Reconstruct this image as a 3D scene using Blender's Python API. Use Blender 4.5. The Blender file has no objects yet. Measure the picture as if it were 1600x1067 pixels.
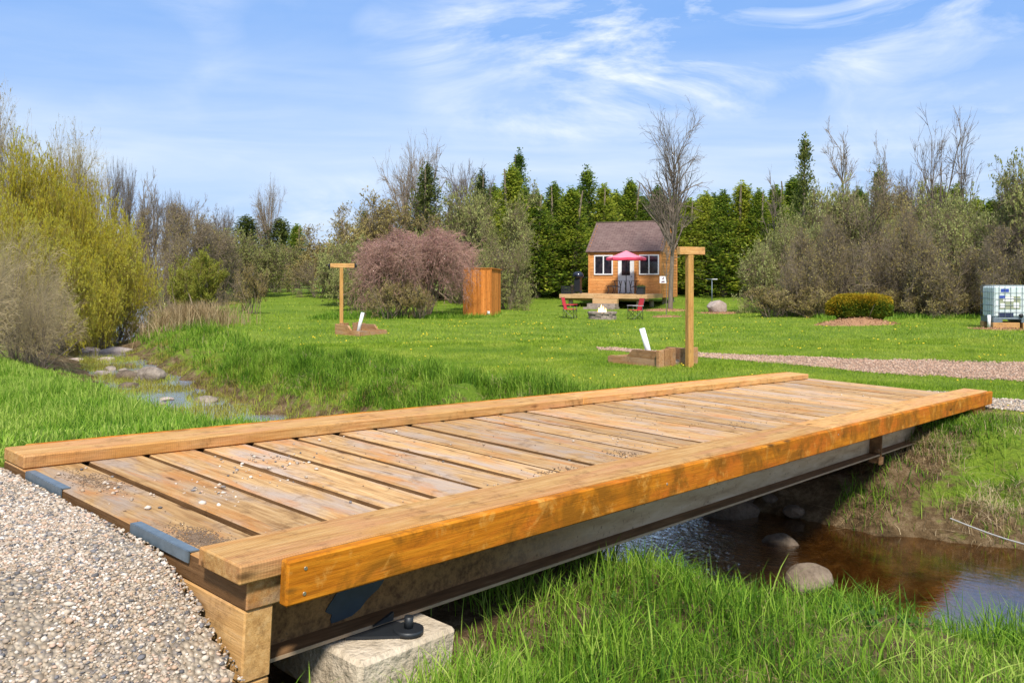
import bpy, bmesh, math
import numpy as np
from mathutils import Vector, Matrix
R = math.radians
scene = bpy.context.scene
col = scene.collection

# ------------------------------------------------------------------ camera
# the camera stands at the world origin: z = 0 is eye level, the lawn lies about 1.6 m below
FPX, CX, HY = 1312.0, 800.0, 437.0
cd = bpy.data.cameras.new('camera'); cam = bpy.data.objects.new('camera', cd); col.objects.link(cam)
cd.sensor_width = 36.0; cd.lens = FPX/1600*36
cd.shift_y = -(533.5-HY)/1600
cd.clip_start = 0.05; cd.clip_end = 6000
cam.location = (0, 0, 0); cam.rotation_euler = (R(90), 0, 0)
scene.camera = cam

# ------------------------------------------------------------------ world, sun, exposure
SUN_EL, SUN_AZ = 50.0, 174.0            # azimuth clockwise from +Y: behind the camera
scene.view_settings.view_transform = 'Standard'
scene.view_settings.look = 'None'
scene.view_settings.exposure = 0.92
scene.view_settings.gamma = 1

def clump(x, y, s=1.0): return .5+.25*np.sin(x*2.1*s+1.3*np.sin(y*1.7*s))+.25*np.sin(y*2.7*s+1.1*np.sin(x*2.3*s+2))
class NT:
    """tiny node helper"""
    def __init__(s, tree): s.t = tree
    def n(s, typ, ins=None, **kw):
        nd = s.t.nodes.new(typ)
        for k, v in kw.items(): setattr(nd, k, v)
        for k, v in (ins or {}).items():
            sock = nd.inputs[k]
            if isinstance(v, bpy.types.NodeSocket): s.t.links.new(v, sock)
            elif isinstance(v, bpy.types.Node): s.t.links.new(v.outputs[0], sock)
            else: sock.default_value = (*v, 1) if (sock.type == 'RGBA' and len(v) == 3) else v
        return nd
    def ramp(s, fac, stops, interp='LINEAR'):
        nd = s.n('ShaderNodeValToRGB', {'Fac': fac}); cr = nd.color_ramp; cr.interpolation = interp
        while len(cr.elements) > 1: cr.elements.remove(cr.elements[-1])
        for i, (p, c) in enumerate(stops):
            c = (c, c, c) if isinstance(c, (int, float)) else c
            e = cr.elements[0] if i == 0 else cr.elements.new(p)
            e.position = p; e.color = (*c[:3], 1)
        return nd.outputs['Color']
    def mix(s, fac, a, b, mode='MIX'):
        nd = s.n('ShaderNodeMix', data_type='RGBA', blend_type=mode)
        for i, v in ((0, fac), (6, a), (7, b)):
            if isinstance(v, bpy.types.NodeSocket): s.t.links.new(v, nd.inputs[i])
            else:
                if i and len(v) == 3: v = (*v, 1)
                nd.inputs[i].default_value = v
        return nd.outputs[2]
    def math(s, op, a, b=0.0, c=None, clamp=False):
        nd = s.n('ShaderNodeMath', operation=op, use_clamp=clamp)
        for i, v in enumerate((a, b) if c is None else (a, b, c)):
            if isinstance(v, bpy.types.NodeSocket): s.t.links.new(v, nd.inputs[i])
            else: nd.inputs[i].default_value = v
        return nd.outputs[0]
    def noise(s, vec, scale, detail=4, rough=.55, dist=0.0):
        return s.n('ShaderNodeTexNoise', {'Vector': vec, 'Scale': scale, 'Detail': detail, 'Roughness': rough, 'Distortion': dist}).outputs['Fac']
    def map(s, vec, scale=(1, 1, 1), loc=(0, 0, 0), rot=(0, 0, 0)):
        return s.n('ShaderNodeMapping', {'Vector': vec, 'Scale': scale, 'Location': loc, 'Rotation': rot}).outputs[0]

world = bpy.data.worlds.new('World'); scene.world = world; world.use_nodes = True
w = NT(world.node_tree); world.node_tree.nodes.clear()
sky = w.n('ShaderNodeTexSky', sky_type='NISHITA', sun_disc=False, sun_elevation=R(SUN_EL), sun_rotation=R(SUN_AZ),
          air_density=1.0, dust_density=0.6, ozone_density=1.6)
SX, SY = 9.1, 3.3
tc = w.n('ShaderNodeTexCoord').outputs['Generated']
sep = w.n('ShaderNodeSeparateXYZ', {'Vector': tc})
cv = w.map(tc, (1.0, 1.0, 2.7), (SX, 0, SY), (0, R(14), 0))
n1 = w.noise(cv, 3.0, 10, .62, 1.5)
n2 = w.noise(w.map(tc, (1, 1, 2.2), (SX+3.3, 1, SY)), 2.1, 3, .5, .5)
wisp = w.ramp(n1, [(.43, 0.0), (.54, .45), (.65, 1.0)])
gate = w.ramp(n2, [(.42, 0.05), (.60, 1.0)])
veil = w.ramp(w.noise(w.map(tc, (1.0, 1.0, 9), (0, 2, 0)), 2.0, 6, .55, .4), [(.36, .0), (.66, 1.0)])
low = w.ramp(sep.outputs['Z'], [(0.0, 1.0), (.13, .95), (.20, .64), (.27, .24), (.36, .15), (.6, .8)])  # last stop adds an unseen overhead cloud veil to neutralise the blue fill light
hs = w.n('ShaderNodeHueSaturation', {'Color': sky.outputs[0], 'Saturation': 1.0, 'Value': .80})
skyc = w.mix(0.75, hs.outputs[0], (.90, 2.4, 5.7))
cl = w.mix(w.math('MULTIPLY', w.math('ADD', w.math('MULTIPLY', veil, .5), .5), low), skyc, (4.0, 4.75, 5.7))
cl = w.mix(w.math('MULTIPLY', w.math('MULTIPLY', wisp, gate), .92), cl, (5.6, 5.95, 6.4))
bg = w.n('ShaderNodeBackground', {'Color': cl, 'Strength': 0.096})
w.n('ShaderNodeOutputWorld', {'Surface': bg.outputs[0]})

sd = bpy.data.lights.new('sun', 'SUN'); so = bpy.data.objects.new('sun', sd); col.objects.link(so)
sd.energy = 3.15; sd.angle = R(6.0); sd.color = (1.0, .93, .82)
az = R(SUN_AZ); el = R(SUN_EL)
tosun = Vector((math.sin(az)*math.cos(el), math.cos(az)*math.cos(el), math.sin(el)))
so.rotation_euler = tosun.to_track_quat('Z', 'Y').to_euler()

# ------------------------------------------------------------------ object helpers
def tag(o, label=None, cat=None, group=None, kind=None):
    if label: o['label'] = label
    if cat: o['category'] = cat
    if group: o['group'] = group
    if kind: o['kind'] = kind
    return o
def link(name, data, parent=None):
    o = bpy.data.objects.new(name, data); col.objects.link(o)
    if parent: o.parent = parent
    return o
def empty(name, loc, rz=0, label=None, cat=None, group=None):
    o = link(name, None); o.location = loc; o.rotation_euler = (0, 0, rz); o.empty_display_size = .2
    return tag(o, label, cat, group)
def raw_mesh(name, V, Fs, mats, tone=None, fmat=None, smooth=False):
    """V (n,3); Fs list of (m,k) int arrays; tone per vertex; fmat list of material indices, one per F array"""
    me = bpy.data.meshes.new(name)
    V = np.asarray(V, np.float32); me.vertices.add(len(V)); me.vertices.foreach_set('co', V.ravel())
    Fs = [np.asarray(f, np.int32) for f in Fs if len(f)]
    tot = np.concatenate([np.full(len(f), f.shape[1], np.int32) for f in Fs])
    loops = np.concatenate([f.ravel() for f in Fs])
    me.loops.add(len(loops)); me.loops.foreach_set('vertex_index', loops)
    me.polygons.add(len(tot)); st = np.zeros(len(tot), np.int32); st[1:] = np.cumsum(tot)[:-1]
    me.polygons.foreach_set('loop_start', st)
    try: me.polygons.foreach_set('loop_total', tot)
    except Exception: pass
    if fmat is not None:
        me.polygons.foreach_set('material_index', np.concatenate([np.full(len(f), m, np.int32) for f, m in zip(Fs, fmat)]))
    if smooth: me.polygons.foreach_set('use_smooth', np.ones(len(tot), bool))
    if tone is not None:
        a = me.attributes.new('tone', 'FLOAT', 'POINT'); a.data.foreach_set('value', np.asarray(tone, np.float32))
    me.update(calc_edges=True)
    for m in (mats if isinstance(mats, (list, tuple)) else [mats]): me.materials.append(m)
    return me

class MB:
    """collects boxes, bars, prisms and lathes and links them as one mesh"""
    def __init__(s): s.bm = bmesh.new(); s.tl = s.bm.verts.layers.float.new('tone')
    def _t(s, vs, tone):
        for v in vs: v[s.tl] = tone
    def box(s, x0, x1, y0, y1, z0, z1, tone=.5, bev=0.0, M=None, mi=0, jit=0.0, rng=None):
        co = [(x, y, z) for x in (x0, x1) for y in (y0, y1) for z in (z0, z1)]
        if jit: co = [tuple(c[i]+rng.uniform(-jit, jit) for i in range(3)) for c in co]
        vs = [s.bm.verts.new(M @ Vector(c) if M else c) for c in co]
        fs = [s.bm.faces.new([vs[i] for i in f]) for f in ((0, 1, 3, 2), (4, 6, 7, 5), (0, 4, 5, 1), (2, 3, 7, 6), (0, 2, 6, 4), (1, 5, 7, 3))]
        for f in fs: f.material_index = mi
        s._t(vs, tone)
        if bev:
            es = list({e for f in fs for e in f.edges})
            r = bmesh.ops.bevel(s.bm, geom=es, offset=bev, segments=1, affect='EDGES', clamp_overlap=True)
            s._t(r['verts'], tone)
        return s
    def bar(s, a, b, r, n=8, r2=None, tone=.5, mi=0, cap=True):
        a = Vector(a); b = Vector(b); d = b-a
        if d.length < 1e-6: return s
        q = d.to_track_quat('Z', 'Y'); r2 = r if r2 is None else r2
        A = [s.bm.verts.new(a+q @ Vector((r*math.cos(2*math.pi*i/n), r*math.sin(2*math.pi*i/n), 0))) for i in range(n)]
        B = [s.bm.verts.new(b+q @ Vector((r2*math.cos(2*math.pi*i/n), r2*math.sin(2*math.pi*i/n), 0))) for i in range(n)]
        for i in range(n):
            f = s.bm.faces.new((A[i], A[(i+1) % n], B[(i+1) % n], B[i])); f.material_index = mi; f.smooth = n > 6
        if cap:
            s.bm.faces.new(A[::-1]).material_index = mi; s.bm.faces.new(B).material_index = mi
        s._t(A+B, tone); return s
    def path(s, pts, r, n=6, tone=.5, mi=0):
        for p, q in zip(pts[:-1], pts[1:]): s.bar(p, q, r, n, tone=tone, mi=mi)
        return s
    def prism(s, poly, axis, a, b, tone=.5, mi=0):
        """poly of 2D points in the plane normal to axis, extruded a..b"""
        def mk(p, t): return {'x': (t, p[0], p[1]), 'y': (p[0], t, p[1]), 'z': (p[0], p[1], t)}[axis]
        A = [s.bm.verts.new(mk(p, a)) for p in poly]; B = [s.bm.verts.new(mk(p, b)) for p in poly]
        n = len(poly)
        s.bm.faces.new(A).material_index = mi; s.bm.faces.new(B[::-1]).material_index = mi
        for i in range(n): s.bm.faces.new((A[i], B[i], B[(i+1) % n], A[(i+1) % n])).material_index = mi
        s._t(A+B, tone); return s
    def lathe(s, prof, c=(0, 0), n=20, tone=.5, mi=0, wob=None):
        rings = []
        for r, z in prof:
            rings.append([s.bm.verts.new((c[0]+r*math.cos(2*math.pi*i/n), c[1]+r*math.sin(2*math.pi*i/n), z)) for i in range(n)])
        for A, B in zip(rings[:-1], rings[1:]):
            for i in range(n):
                f = s.bm.faces.new((A[i], A[(i+1) % n], B[(i+1) % n], B[i])); f.smooth = True; f.material_index = mi
        for rg in rings: s._t(rg, tone)
        return s
    def build(s, name, mats, parent=None):
        bmesh.ops.recalc_face_normals(s.bm, faces=s.bm.faces)
        me = bpy.data.meshes.new(name); s.bm.to_mesh(me); s.bm.free()
        for m in (mats if isinstance(mats, (list, tuple)) else [mats]): me.materials.append(m)
        return link(name, me, parent)

# ------------------------------------------------------------------ materials
def new_mat(name):
    m = bpy.data.materials.new(name); m.use_nodes = True; m.node_tree.nodes.clear()
    return m, NT(m.node_tree)
def finish(t, colr, rough=.7, bump=None, bstr=.3, bdist=.01, metal=0.0, spec=.5, trans=0.0, extra=None):
    ins = {'Base Color': colr, 'Roughness': rough, 'Metallic': metal, 'Specular IOR Level': spec}
    p = t.n('ShaderNodeBsdfPrincipled', {k: (v if not (k == 'Base Color' and isinstance(v, tuple) and len(v) == 3) else (*v, 1)) for k, v in ins.items()})
    for k, v in (extra or {}).items(): p.inputs[k].default_value = v
    if bump is not None:
        b = t.n('ShaderNodeBump', {'Height': bump, 'Strength': bstr, 'Distance': bdist}); t.t.links.new(b.outputs[0], p.inputs['Normal'])
    out = p.outputs[0]
    if trans:
        tr = t.n('ShaderNodeBsdfTranslucent', {'Color': colr}); out = t.n('ShaderNodeMixShader', {0: trans, 1: out, 2: tr.outputs[0]}).outputs[0]
    t.n('ShaderNodeOutputMaterial', {'Surface': out})
def objvec(t): return t.n('ShaderNodeTexCoord').outputs['Object']
def tonef(t): return t.n('ShaderNodeAttribute', attribute_name='tone').outputs['Fac']
def plain(name, c, rough=.6, metal=0.0, var=.12, scale=30, bstr=.15, spec=.5):
    m, t = new_mat(name); v = objvec(t); n = t.noise(v, scale, 5)
    c2 = tuple(x*(1-var*2) for x in c)
    finish(t, t.mix(n, c2, tuple(min(1, x*(1+var)) for x in c)), rough, n, bstr, .004, metal, spec)
    return m
def wood(name, cols, axis, patch=None, dark=(.10, .045, .015), knots=.5, rough=.72, grain=1.0, patchamt=.6, orange=None, saw=False, blotch=None):
    """cols: three colours along the grain ramp; axis: the direction of the grain"""
    m, t = new_mat(name); v = objvec(t); tn = tonef(t)
    off = t.n('ShaderNodeCombineXYZ', {'X': t.math('MULTIPLY', tn, 37.0), 'Y': t.math('MULTIPLY', tn, 71.0), 'Z': t.math('MULTIPLY', tn, 13.0)}).outputs[0]
    v2 = t.n('ShaderNodeVectorMath', {0: v, 1: off}, operation='ADD').outputs[0]
    sc = {'x': (1.2, 22, 22), 'y': (22, 1.2, 22), 'z': (22, 22, 1.2)}[axis]
    g = t.noise(t.map(v2, sc), 2.2*grain, 7, .62, .35)
    fine = t.noise(t.map(v2, tuple(x*3.2 for x in sc)), 3.0*grain, 4, .7)
    c = t.ramp(g, [(.28, cols[0]), (.5, cols[1]), (.72, cols[2])])
    sc2 = {'x': (.55, 2.2, 2.2), 'y': (2.2, .55, 2.2), 'z': (2.2, 2.2, .55)}[axis]
    p = t.noise(t.map(v2, sc2), 2.4, 6, .62, .6)
    if patch: c = t.mix(t.math('MULTIPLY', t.ramp(p, [(.46, 0.0), (.64, 1.0)]), patchamt), c, patch)
    if orange:
        p3 = t.noise(t.map(v2, sc2, (9, 4, 2)), 3.1, 5, .6, .5)
        c = t.mix(t.math('MULTIPLY', t.ramp(p3, [(.52, 0.0), (.66, 1.0)]), .6), c, orange)
    c = t.mix(t.math('MULTIPLY', t.ramp(fine, [(.30, 1.0), (.5, 0.0)]), .32), c, dark)
    if blotch:
        bn = t.noise(v2, 3.6, 7, .62, .9); c = t.mix(t.math('MULTIPLY', t.ramp(bn, [(.45, 0.0), (.58, 1.0)]), .85), c, blotch)
        bn = t.noise(t.map(v2, (1, 1, 1), (5, 5, 5)), 5.5, 7, .7, .5); c = t.mix(t.math('MULTIPLY', t.ramp(bn, [(.55, 0.0), (.66, 1.0)]), .7), c, (.70, .36, .08))
    dirt = t.noise(t.map(v2, (1, 1, 1), (2, 8, 1)), 7.0, 8, .75, .3)
    c = t.mix(t.math('MULTIPLY', t.ramp(dirt, [(.53, 0.0), (.68, 1.0)]), .55), c, dark)
    if saw:
        sw = t.n('ShaderNodeTexWave', {'Vector': v2, 'Scale': 28.0, 'Distortion': 2.5, 'Detail': 3.0, 'Detail Scale': 2.0}, bands_direction='X').outputs['Fac']
        c = t.mix(t.math('MULTIPLY', sw, .16), c, dark)
    if knots:
        ks = {'x': (2.2, 9, 9), 'y': (9, 2.2, 9), 'z': (9, 9, 2.2)}[axis]
        vo = t.n('ShaderNodeTexVoronoi', {'Vector': t.map(v2, ks), 'Scale': .9, 'Randomness': 1.0}).outputs['Distance']
        c = t.mix(t.math('MULTIPLY', t.ramp(vo, [(.05, 1.0), (.14, 0.0)]), knots), c, dark)
    bv = t.mix(tn, (.76, .75, .73), (1.14, 1.14, 1.14)); c = t.mix(1.0, c, bv, 'MULTIPLY')
    finish(t, c, rough, t.math('ADD', g, t.math('MULTIPLY', fine, .6)), .7, .004, spec=.12)
    return m
def leafmat(name, cols, trans=.3, nscale=1.2, rough=.6, nmix=.5, orand=.28):
    m, t = new_mat(name); tn = tonef(t); n = t.noise(objvec(t), nscale, 3, .6)
    n = t.ramp(n, [(.33, 0.0), (.67, 1.0)])
    f = t.math('ADD', t.math('MULTIPLY', tn, 1-nmix), t.math('MULTIPLY', n, nmix))
    f = t.math('ADD', f, t.math('MULTIPLY', t.math('SUBTRACT', t.n('ShaderNodeObjectInfo').outputs['Random'], .5), orand))
    st = [(.15+.7*i/(len(cols)-1), c) for i, c in enumerate(cols)]
    finish(t, t.ramp(f, st), rough+.15, trans=trans, spec=.10)
    return m
def bark(name, a, b, scale=9):
    m, t = new_mat(name); v = t.map(objvec(t), (1, 1, .25)); n = t.noise(v, scale, 6, .65)
    finish(t, t.ramp(n, [(.3, a), (.7, b)]), .9, n, .6, .02, spec=.2)
    return m

M = {}
M['deck'] = wood('deck_wood', [(.27, .135, .05), (.50, .30, .13), (.66, .44, .22)], 'y', patch=(.43, .345, .29), knots=.9, patchamt=.8, orange=(.54, .21, .045))
M['plankedge'] = wood('damp_shaded_plank_edge', [(.12, .06, .025), (.20, .105, .045), (.28, .155, .07)], 'y', knots=.3)  # damp plank sides, darkened further with the shade of the gaps painted in
M['kerb'] = wood('kerb_wood', [(.38, .18, .055), (.58, .33, .12), (.70, .45, .20)], 'x', patch=(.58, .27, .13), knots=.8, patchamt=.6, saw=True, orange=(.55, .25, .06))
M['fascia'] = wood('fascia_wood', [(.34, .10, .006), (.56, .19, .010), (.68, .27, .02)], 'x', patch=(.56, .15, .015), dark=(.09, .04, .008), knots=.9, patchamt=.8, grain=.8, rough=.8, blotch=(.26, .10, .008))
M['post'] = wood('post_wood', [(.36, .16, .035), (.54, .26, .07), (.64, .35, .12)], 'z', patch=(.40, .24, .14), knots=.7, patchamt=.5)
M['endwood'] = wood('bulkhead_wood', [(.38, .20, .07), (.56, .32, .12), (.66, .42, .19)], 'y', patch=(.45, .28, .16), knots=.6)
M['cedarwood'] = wood('pole_wood', [(.38, .18, .05), (.54, .29, .09), (.64, .37, .13)], 'z', knots=.6, patch=(.42, .25, .1), patchamt=.4)
M['pitwood'] = wood('pit_wood', [(.24, .12, .05), (.38, .20, .09), (.48, .29, .15)], 'x', knots=.4, patch=(.36, .25, .16), patchamt=.6)
M['siding'] = wood('siding_wood', [(.52, .205, .065), (.66, .30, .10), (.74, .39, .155)], 'x', knots=.4, patch=(.50, .20, .05), patchamt=.5, grain=.5)
M['shedwood'] = wood('shed_wood', [(.40, .13, .025), (.58, .21, .045), (.66, .27, .07)], 'z', knots=.3, grain=.4)
M['deckfar'] = wood('porch_wood', [(.42, .25, .11), (.55, .35, .18), (.64, .44, .26)], 'x', knots=.2, grain=.4)
def rockmat(name, a, b):
    m, t = new_mat(name); n = t.noise(objvec(t), 5, 9, .65); n2 = t.noise(objvec(t), 28, 5, .6)
    c = t.mix(t.ramp(n2, [(.5, 0.0), (.7, .5)]), t.ramp(n, [(.3, a), (.7, b)]), tuple(x*.5 for x in a))
    finish(t, c, .9, t.math('ADD', n, n2), .7, .03, spec=.25)
    return m
M['concrete'] = rockmat('concrete', (.42, .34, .24), (.66, .56, .43))
M['galv'] = plain('galvanised_steel', (.19, .24, .28), .5, .5, var=.25, scale=25)
M['white'] = plain('white_paint', (.78, .78, .80), .5, var=.05)
M['whitepipe'] = plain('white_plastic', (.80, .80, .79), .35, var=.04)
M['black'] = plain('black_metal', (.022, .024, .030), .4, .2, var=.2)
M['blackplastic'] = plain('black_plastic', (.02, .022, .028), .5, var=.2)
M['navy'] = plain('dark_enamel', (.018, .022, .04), .22, .1, var=.2)
M['red'] = plain('red_cloth', (.58, .035, .05), .8, var=.15, scale=60)
M['greyfabric'] = plain('grey_cloth', (.34, .34, .36), .8)
M['umbrella'] = plain('parasol_cloth', (.72, .05, .12), .8, var=.06, scale=4)
M['umbrella_pale'] = plain('pale_parasol_cloth', (.80, .22, .30), .8, var=.06, scale=4)  # canopy cloth, paler than the valance
M['darkgap'] = plain('dark_soil', (.06, .045, .03), .95, var=.3)
M['rope'] = plain('pale_rope', (.50, .48, .45), .8, var=.2)
M['screw'] = plain('screw_steel', (.5, .45, .36), .4, .8)

def steel():
    m, t = new_mat('weathered_beam_steel'); v = objvec(t)
    n = t.noise(t.map(v, (.5, 3, 3)), 5, 8, .65, .4); n2 = t.noise(v, 1.5, 6, .7)
    sp = t.noise(v, 30, 5, .7)
    c = t.ramp(n, [(.3, (.36, .235, .13)), (.5, (.54, .39, .24)), (.7, (.64, .50, .34))])
    sx = t.n('ShaderNodeSeparateXYZ', {'Vector': v})
    near = t.ramp(sx.outputs['X'], [(0, 1.0), (1, 0.0)])
    nearf = t.math('SUBTRACT', 1.75, t.math('MULTIPLY', sx.outputs['X'], .75), clamp=True)
    rust = t.math('MULTIPLY', nearf, t.ramp(n2, [(.22, 0.0), (.38, 1.0)]))
    c = t.mix(rust, c, t.ramp(sp, [(.35, (.10, .045, .015)), (.65, (.32, .17, .06))]))
    c = t.mix(t.math('MULTIPLY', t.ramp(sp, [(.60, 0.0), (.7, 1.0)]), .75), c, (.085, .05, .028))
    finish(t, c, .75, sp, .35, .004, .15, .4)
    return m
M['steel'] = steel()
def flange():
    m, t = new_mat('rusty_flange_steel'); v = objvec(t); n = t.noise(t.map(v, (.6, 4, 4)), 6, 7, .65)
    finish(t, t.ramp(n, [(.3, (.10, .05, .02)), (.6, (.21, .115, .05)), (.8, (.34, .24, .14))]), .8, n, .3, .004, .1, .3)
    return m
M['flange'] = flange()
M['flangeedge'] = plain('flange_edge_steel', (.38, .27, .17), .7, .1, var=.25, scale=12)
def ground_mat():
    m, t = new_mat('lawn_ground'); v = objvec(t)
    a = t.n('ShaderNodeAttribute', attribute_name='tone').outputs['Fac']     # 0 lawn .. 1 bare earth
    n = t.noise(v, .45, 5, .6); f = t.noise(v, 26, 5, .75); st = t.noise(t.map(v, (1, 2.4, 1)), 5.5, 5, .7)
    g = t.ramp(n, [(.3, (.115, .185, .016)), (.5, (.165, .240, .020)), (.72, (.225, .290, .034))])
    g = t.mix(t.ramp(f, [(.34, .65), (.60, 0.0)]), g, (.045, .10, .008))
    g = t.mix(t.math('MULTIPLY', t.ramp(st, [(.55, 0.0), (.72, 1.0)]), .5), g, (.15, .235, .03))
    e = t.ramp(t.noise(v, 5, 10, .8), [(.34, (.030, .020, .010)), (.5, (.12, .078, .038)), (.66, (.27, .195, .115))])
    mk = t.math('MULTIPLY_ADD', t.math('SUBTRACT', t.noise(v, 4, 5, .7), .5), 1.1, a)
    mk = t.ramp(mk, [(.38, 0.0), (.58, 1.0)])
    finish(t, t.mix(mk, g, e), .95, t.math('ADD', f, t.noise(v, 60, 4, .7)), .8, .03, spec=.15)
    return m
M['ground'] = ground_mat()
def gravelmat(name, pal, scale, bd=.02):
    m, t = new_mat(name); v = objvec(t)
    vo = t.n('ShaderNodeTexVoronoi', {'Vector': v, 'Scale': scale, 'Randomness': 1.0})
    r = t.n('ShaderNodeSeparateColor', {'Color': vo.outputs['Color']}).outputs[0]
    c = t.ramp(r, [(i/len(pal), p) for i, p in enumerate(pal)], 'CONSTANT')
    d = t.noise(v, 1.6, 5, .6); c = t.mix(t.ramp(d, [(.45, 0.0), (.7, .55)]), c, tuple(x*.62 for x in pal[0]))
    c = t.mix(t.ramp(vo.outputs['Distance'], [(.35, 0.0), (.75, .6)]), c, tuple(x*.3 for x in pal[0]))
    finish(t, c, .9, t.math('SUBTRACT', 1.0, vo.outputs['Distance']), .9, bd, spec=.3)
    return m
GP = [(.42, .34, .25), (.48, .40, .30), (.40, .31, .22), (.34, .28, .21), (.54, .46, .37), (.26, .22, .19), (.44, .36, .27)]
M['gravel'] = gravelmat('gravel_ground', GP, 55)
M['path'] = gravelmat('path_gravel', [(.40, .25, .16), (.44, .28, .19), (.34, .21, .14), (.48, .35, .26), (.30, .21, .15)], 30, .03)
def stonemat(name, pal):
    m, t = new_mat(name); tn = tonef(t)
    c = t.ramp(tn, [(i/len(pal), p) for i, p in enumerate(pal)], 'CONSTANT'); n = t.noise(objvec(t), 60, 4)
    finish(t, t.mix(t.math('MULTIPLY', n, .5), c, (.25, .21, .17)), .8, spec=.15)
    return m
M['stones'] = stonemat('gravel_stones', [(.54, .44, .34), (.42, .31, .22), (.34, .27, .21), (.60, .52, .43), (.15, .155, .18), (.50, .34, .23), (.78, .71, .62), (.45, .35, .26), (.22, .20, .19), (.42, .31, .21), (.55, .46, .37), (.07, .075, .09), (.56, .38, .28), (.48, .39, .30), (.40, .30, .20), (.66, .58, .50)])
M['pathstones'] = stonemat('path_stones', [(.44, .26, .17), (.50, .32, .22), (.54, .39, .29), (.36, .21, .14), (.26, .17, .12)])
M['rock'] = rockmat('grey_rock', (.11, .085, .065), (.34, .285, .235))
M['boulder'] = rockmat('pale_boulder', (.28, .21, .18), (.46, .38, .34))
M['wetrock'] = rockmat('wet_rock', (.07, .05, .035), (.19, .145, .105))
M['mulch'] = stonemat('mulch_chips', [(.44, .23, .10), (.36, .17, .07), (.52, .31, .16), (.28, .13, .055)])
def watermat():
    m, t = new_mat('stream_water'); v = objvec(t)
    rot = t.map(v, (1, 1, 1), (0, 0, 0), (0, 0, R(35)))
    n = t.noise(t.map(rot, (1.0, 2.4, 1)), 6.5, 4, .6, .7); n2 = t.noise(rot, 24, 3, .6)
    sx = t.n('ShaderNodeSeparateXYZ', {'Vector': v})
    calm = t.math('SUBTRACT', t.math('ADD', 1.62, t.math('MULTIPLY', t.noise(v, 1.3, 3), 1.2)), t.math('MULTIPLY', sx.outputs['X'], .85), clamp=True)
    hgt = t.math('MULTIPLY', t.math('ADD', n, t.math('MULTIPLY', n2, .35)), t.math('ADD', .03, calm))
    b = t.n('ShaderNodeBump', {'Height': hgt, 'Strength': .9, 'Distance': .05})
    fr = t.n('ShaderNodeFresnel', {'IOR': 1.27, 'Normal': b.outputs[0]})
    gl = t.n('ShaderNodeBsdfGlossy', {'Color': (1, 1, 1, 1), 'Roughness': .04, 'Normal': b.outputs[0]})
    trn = t.n('ShaderNodeBsdfTransparent', {'Color': (.62, .47, .27, 1)})
    mx = t.n('ShaderNodeMixShader', {0: t.math('MULTIPLY', fr.outputs[0], t.math('ADD', .28, t.math('MULTIPLY', calm, .80))), 1: trn.outputs[0], 2: gl.outputs[0]})
    t.n('ShaderNodeOutputMaterial', {'Surface': mx.outputs[0]})
    return m
M['water'] = watermat()
def roofmat():
    m, t = new_mat('roof_shingles'); v = objvec(t)
    br = t.n('ShaderNodeTexBrick', {'Vector': t.map(v, (1, 1, 1)), 'Color1': (.125, .078, .072, 1), 'Color2': (.17, .11, .10, 1), 'Mortar': (.06, .035, .035, 1),
             'Scale': 1.0, 'Mortar Size': .012, 'Brick Width': .32, 'Row Height': .145})
    n = t.noise(v, 2.5, 6, .7)
    finish(t, t.mix(t.ramp(n, [(.35, 0.0), (.75, .45)]), br.outputs[0], (.25, .18, .16)), .9, br.outputs['Fac'], .4, .01, spec=.2)
    return m
M['roof'] = roofmat()
m, t = new_mat('window_glass'); n = t.noise(objvec(t), 3, 3)
finish(t, t.ramp(n, [(.4, (.012, .014, .022)), (.7, (.05, .035, .045))]), .06, spec=.6); M['glass'] = m
m, t = new_mat('clear_plastic_tank'); n = t.noise(objvec(t), 4, 3)
sx = t.n('ShaderNodeSeparateXYZ', {'Vector': objvec(t)})
finish(t, t.ramp(n, [(.3, (.62, .74, .72)), (.7, (.82, .88, .88))]), .35, spec=.5, trans=.25); M['tank'] = m
m, t = new_mat('water_in_tank'); finish(t, (.36, .48, .44), .3, trans=.25); M['tankwater'] = m
m, t = new_mat('flame'); tn = tonef(t)
em = t.n('ShaderNodeEmission', {'Color': (1.0, .55, .18, 1), 'Strength': 5.0}); t.n('ShaderNodeOutputMaterial', {'Surface': em.outputs[0]}); M['flame'] = m
M['darkblue'] = plain('dark_recess', (.015, .025, .07), .5); M['blue'] = plain('blue_print', (.03, .07, .35), .5); M['orangeprint'] = plain('orange_print', (.5, .25, .08), .5)
M['stonewall'] = rockmat('firepit_stone', (.20, .155, .13), (.42, .35, .30))
M['plant'] = leafmat('planter_leaves', [(.04, .09, .02), (.10, .2, .04)])
M['grass'] = leafmat('grass_blades', [(.040, .105, .012), (.105, .225, .018), (.205, .350, .028), (.38, .48, .10)], .35, .8, .5, .40)
M['bankblade'] = leafmat('bank_blades', [(.035, .090, .010), (.085, .185, .014), (.165, .290, .022), (.29, .39, .06)], .35, 1.4, .5, .5)
M['weed'] = leafmat('weed_blades', [(.10, .085, .018), (.20, .18, .03), (.32, .29, .06), (.30, .36, .05)], .3, 1.0)
M['drygrass'] = leafmat('dry_grass', [(.22, .15, .07), (.38, .28, .15), (.52, .42, .27)], .25, 1.0)
M['lawnblade'] = leafmat('lawn_blades', [(.100, .190, .014), (.180, .285, .020), (.270, .360, .034), (.370, .425, .070)], .3, .9, .6, .55)
M['dandelion'] = plain('dandelion_yellow', (.80, .60, .02), .7)
M['bark_grey'] = bark('grey_bark', (.11, .085, .065), (.24, .195, .155))
M['bark_brown'] = bark('brown_bark', (.12, .095, .065), (.29, .23, .165))
M['bark_pale'] = bark('pale_twig_bark', (.15, .11, .07), (.32, .245, .165))
M['bark_dark'] = bark('dark_bark', (.035, .025, .02), (.09, .07, .055))
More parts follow.
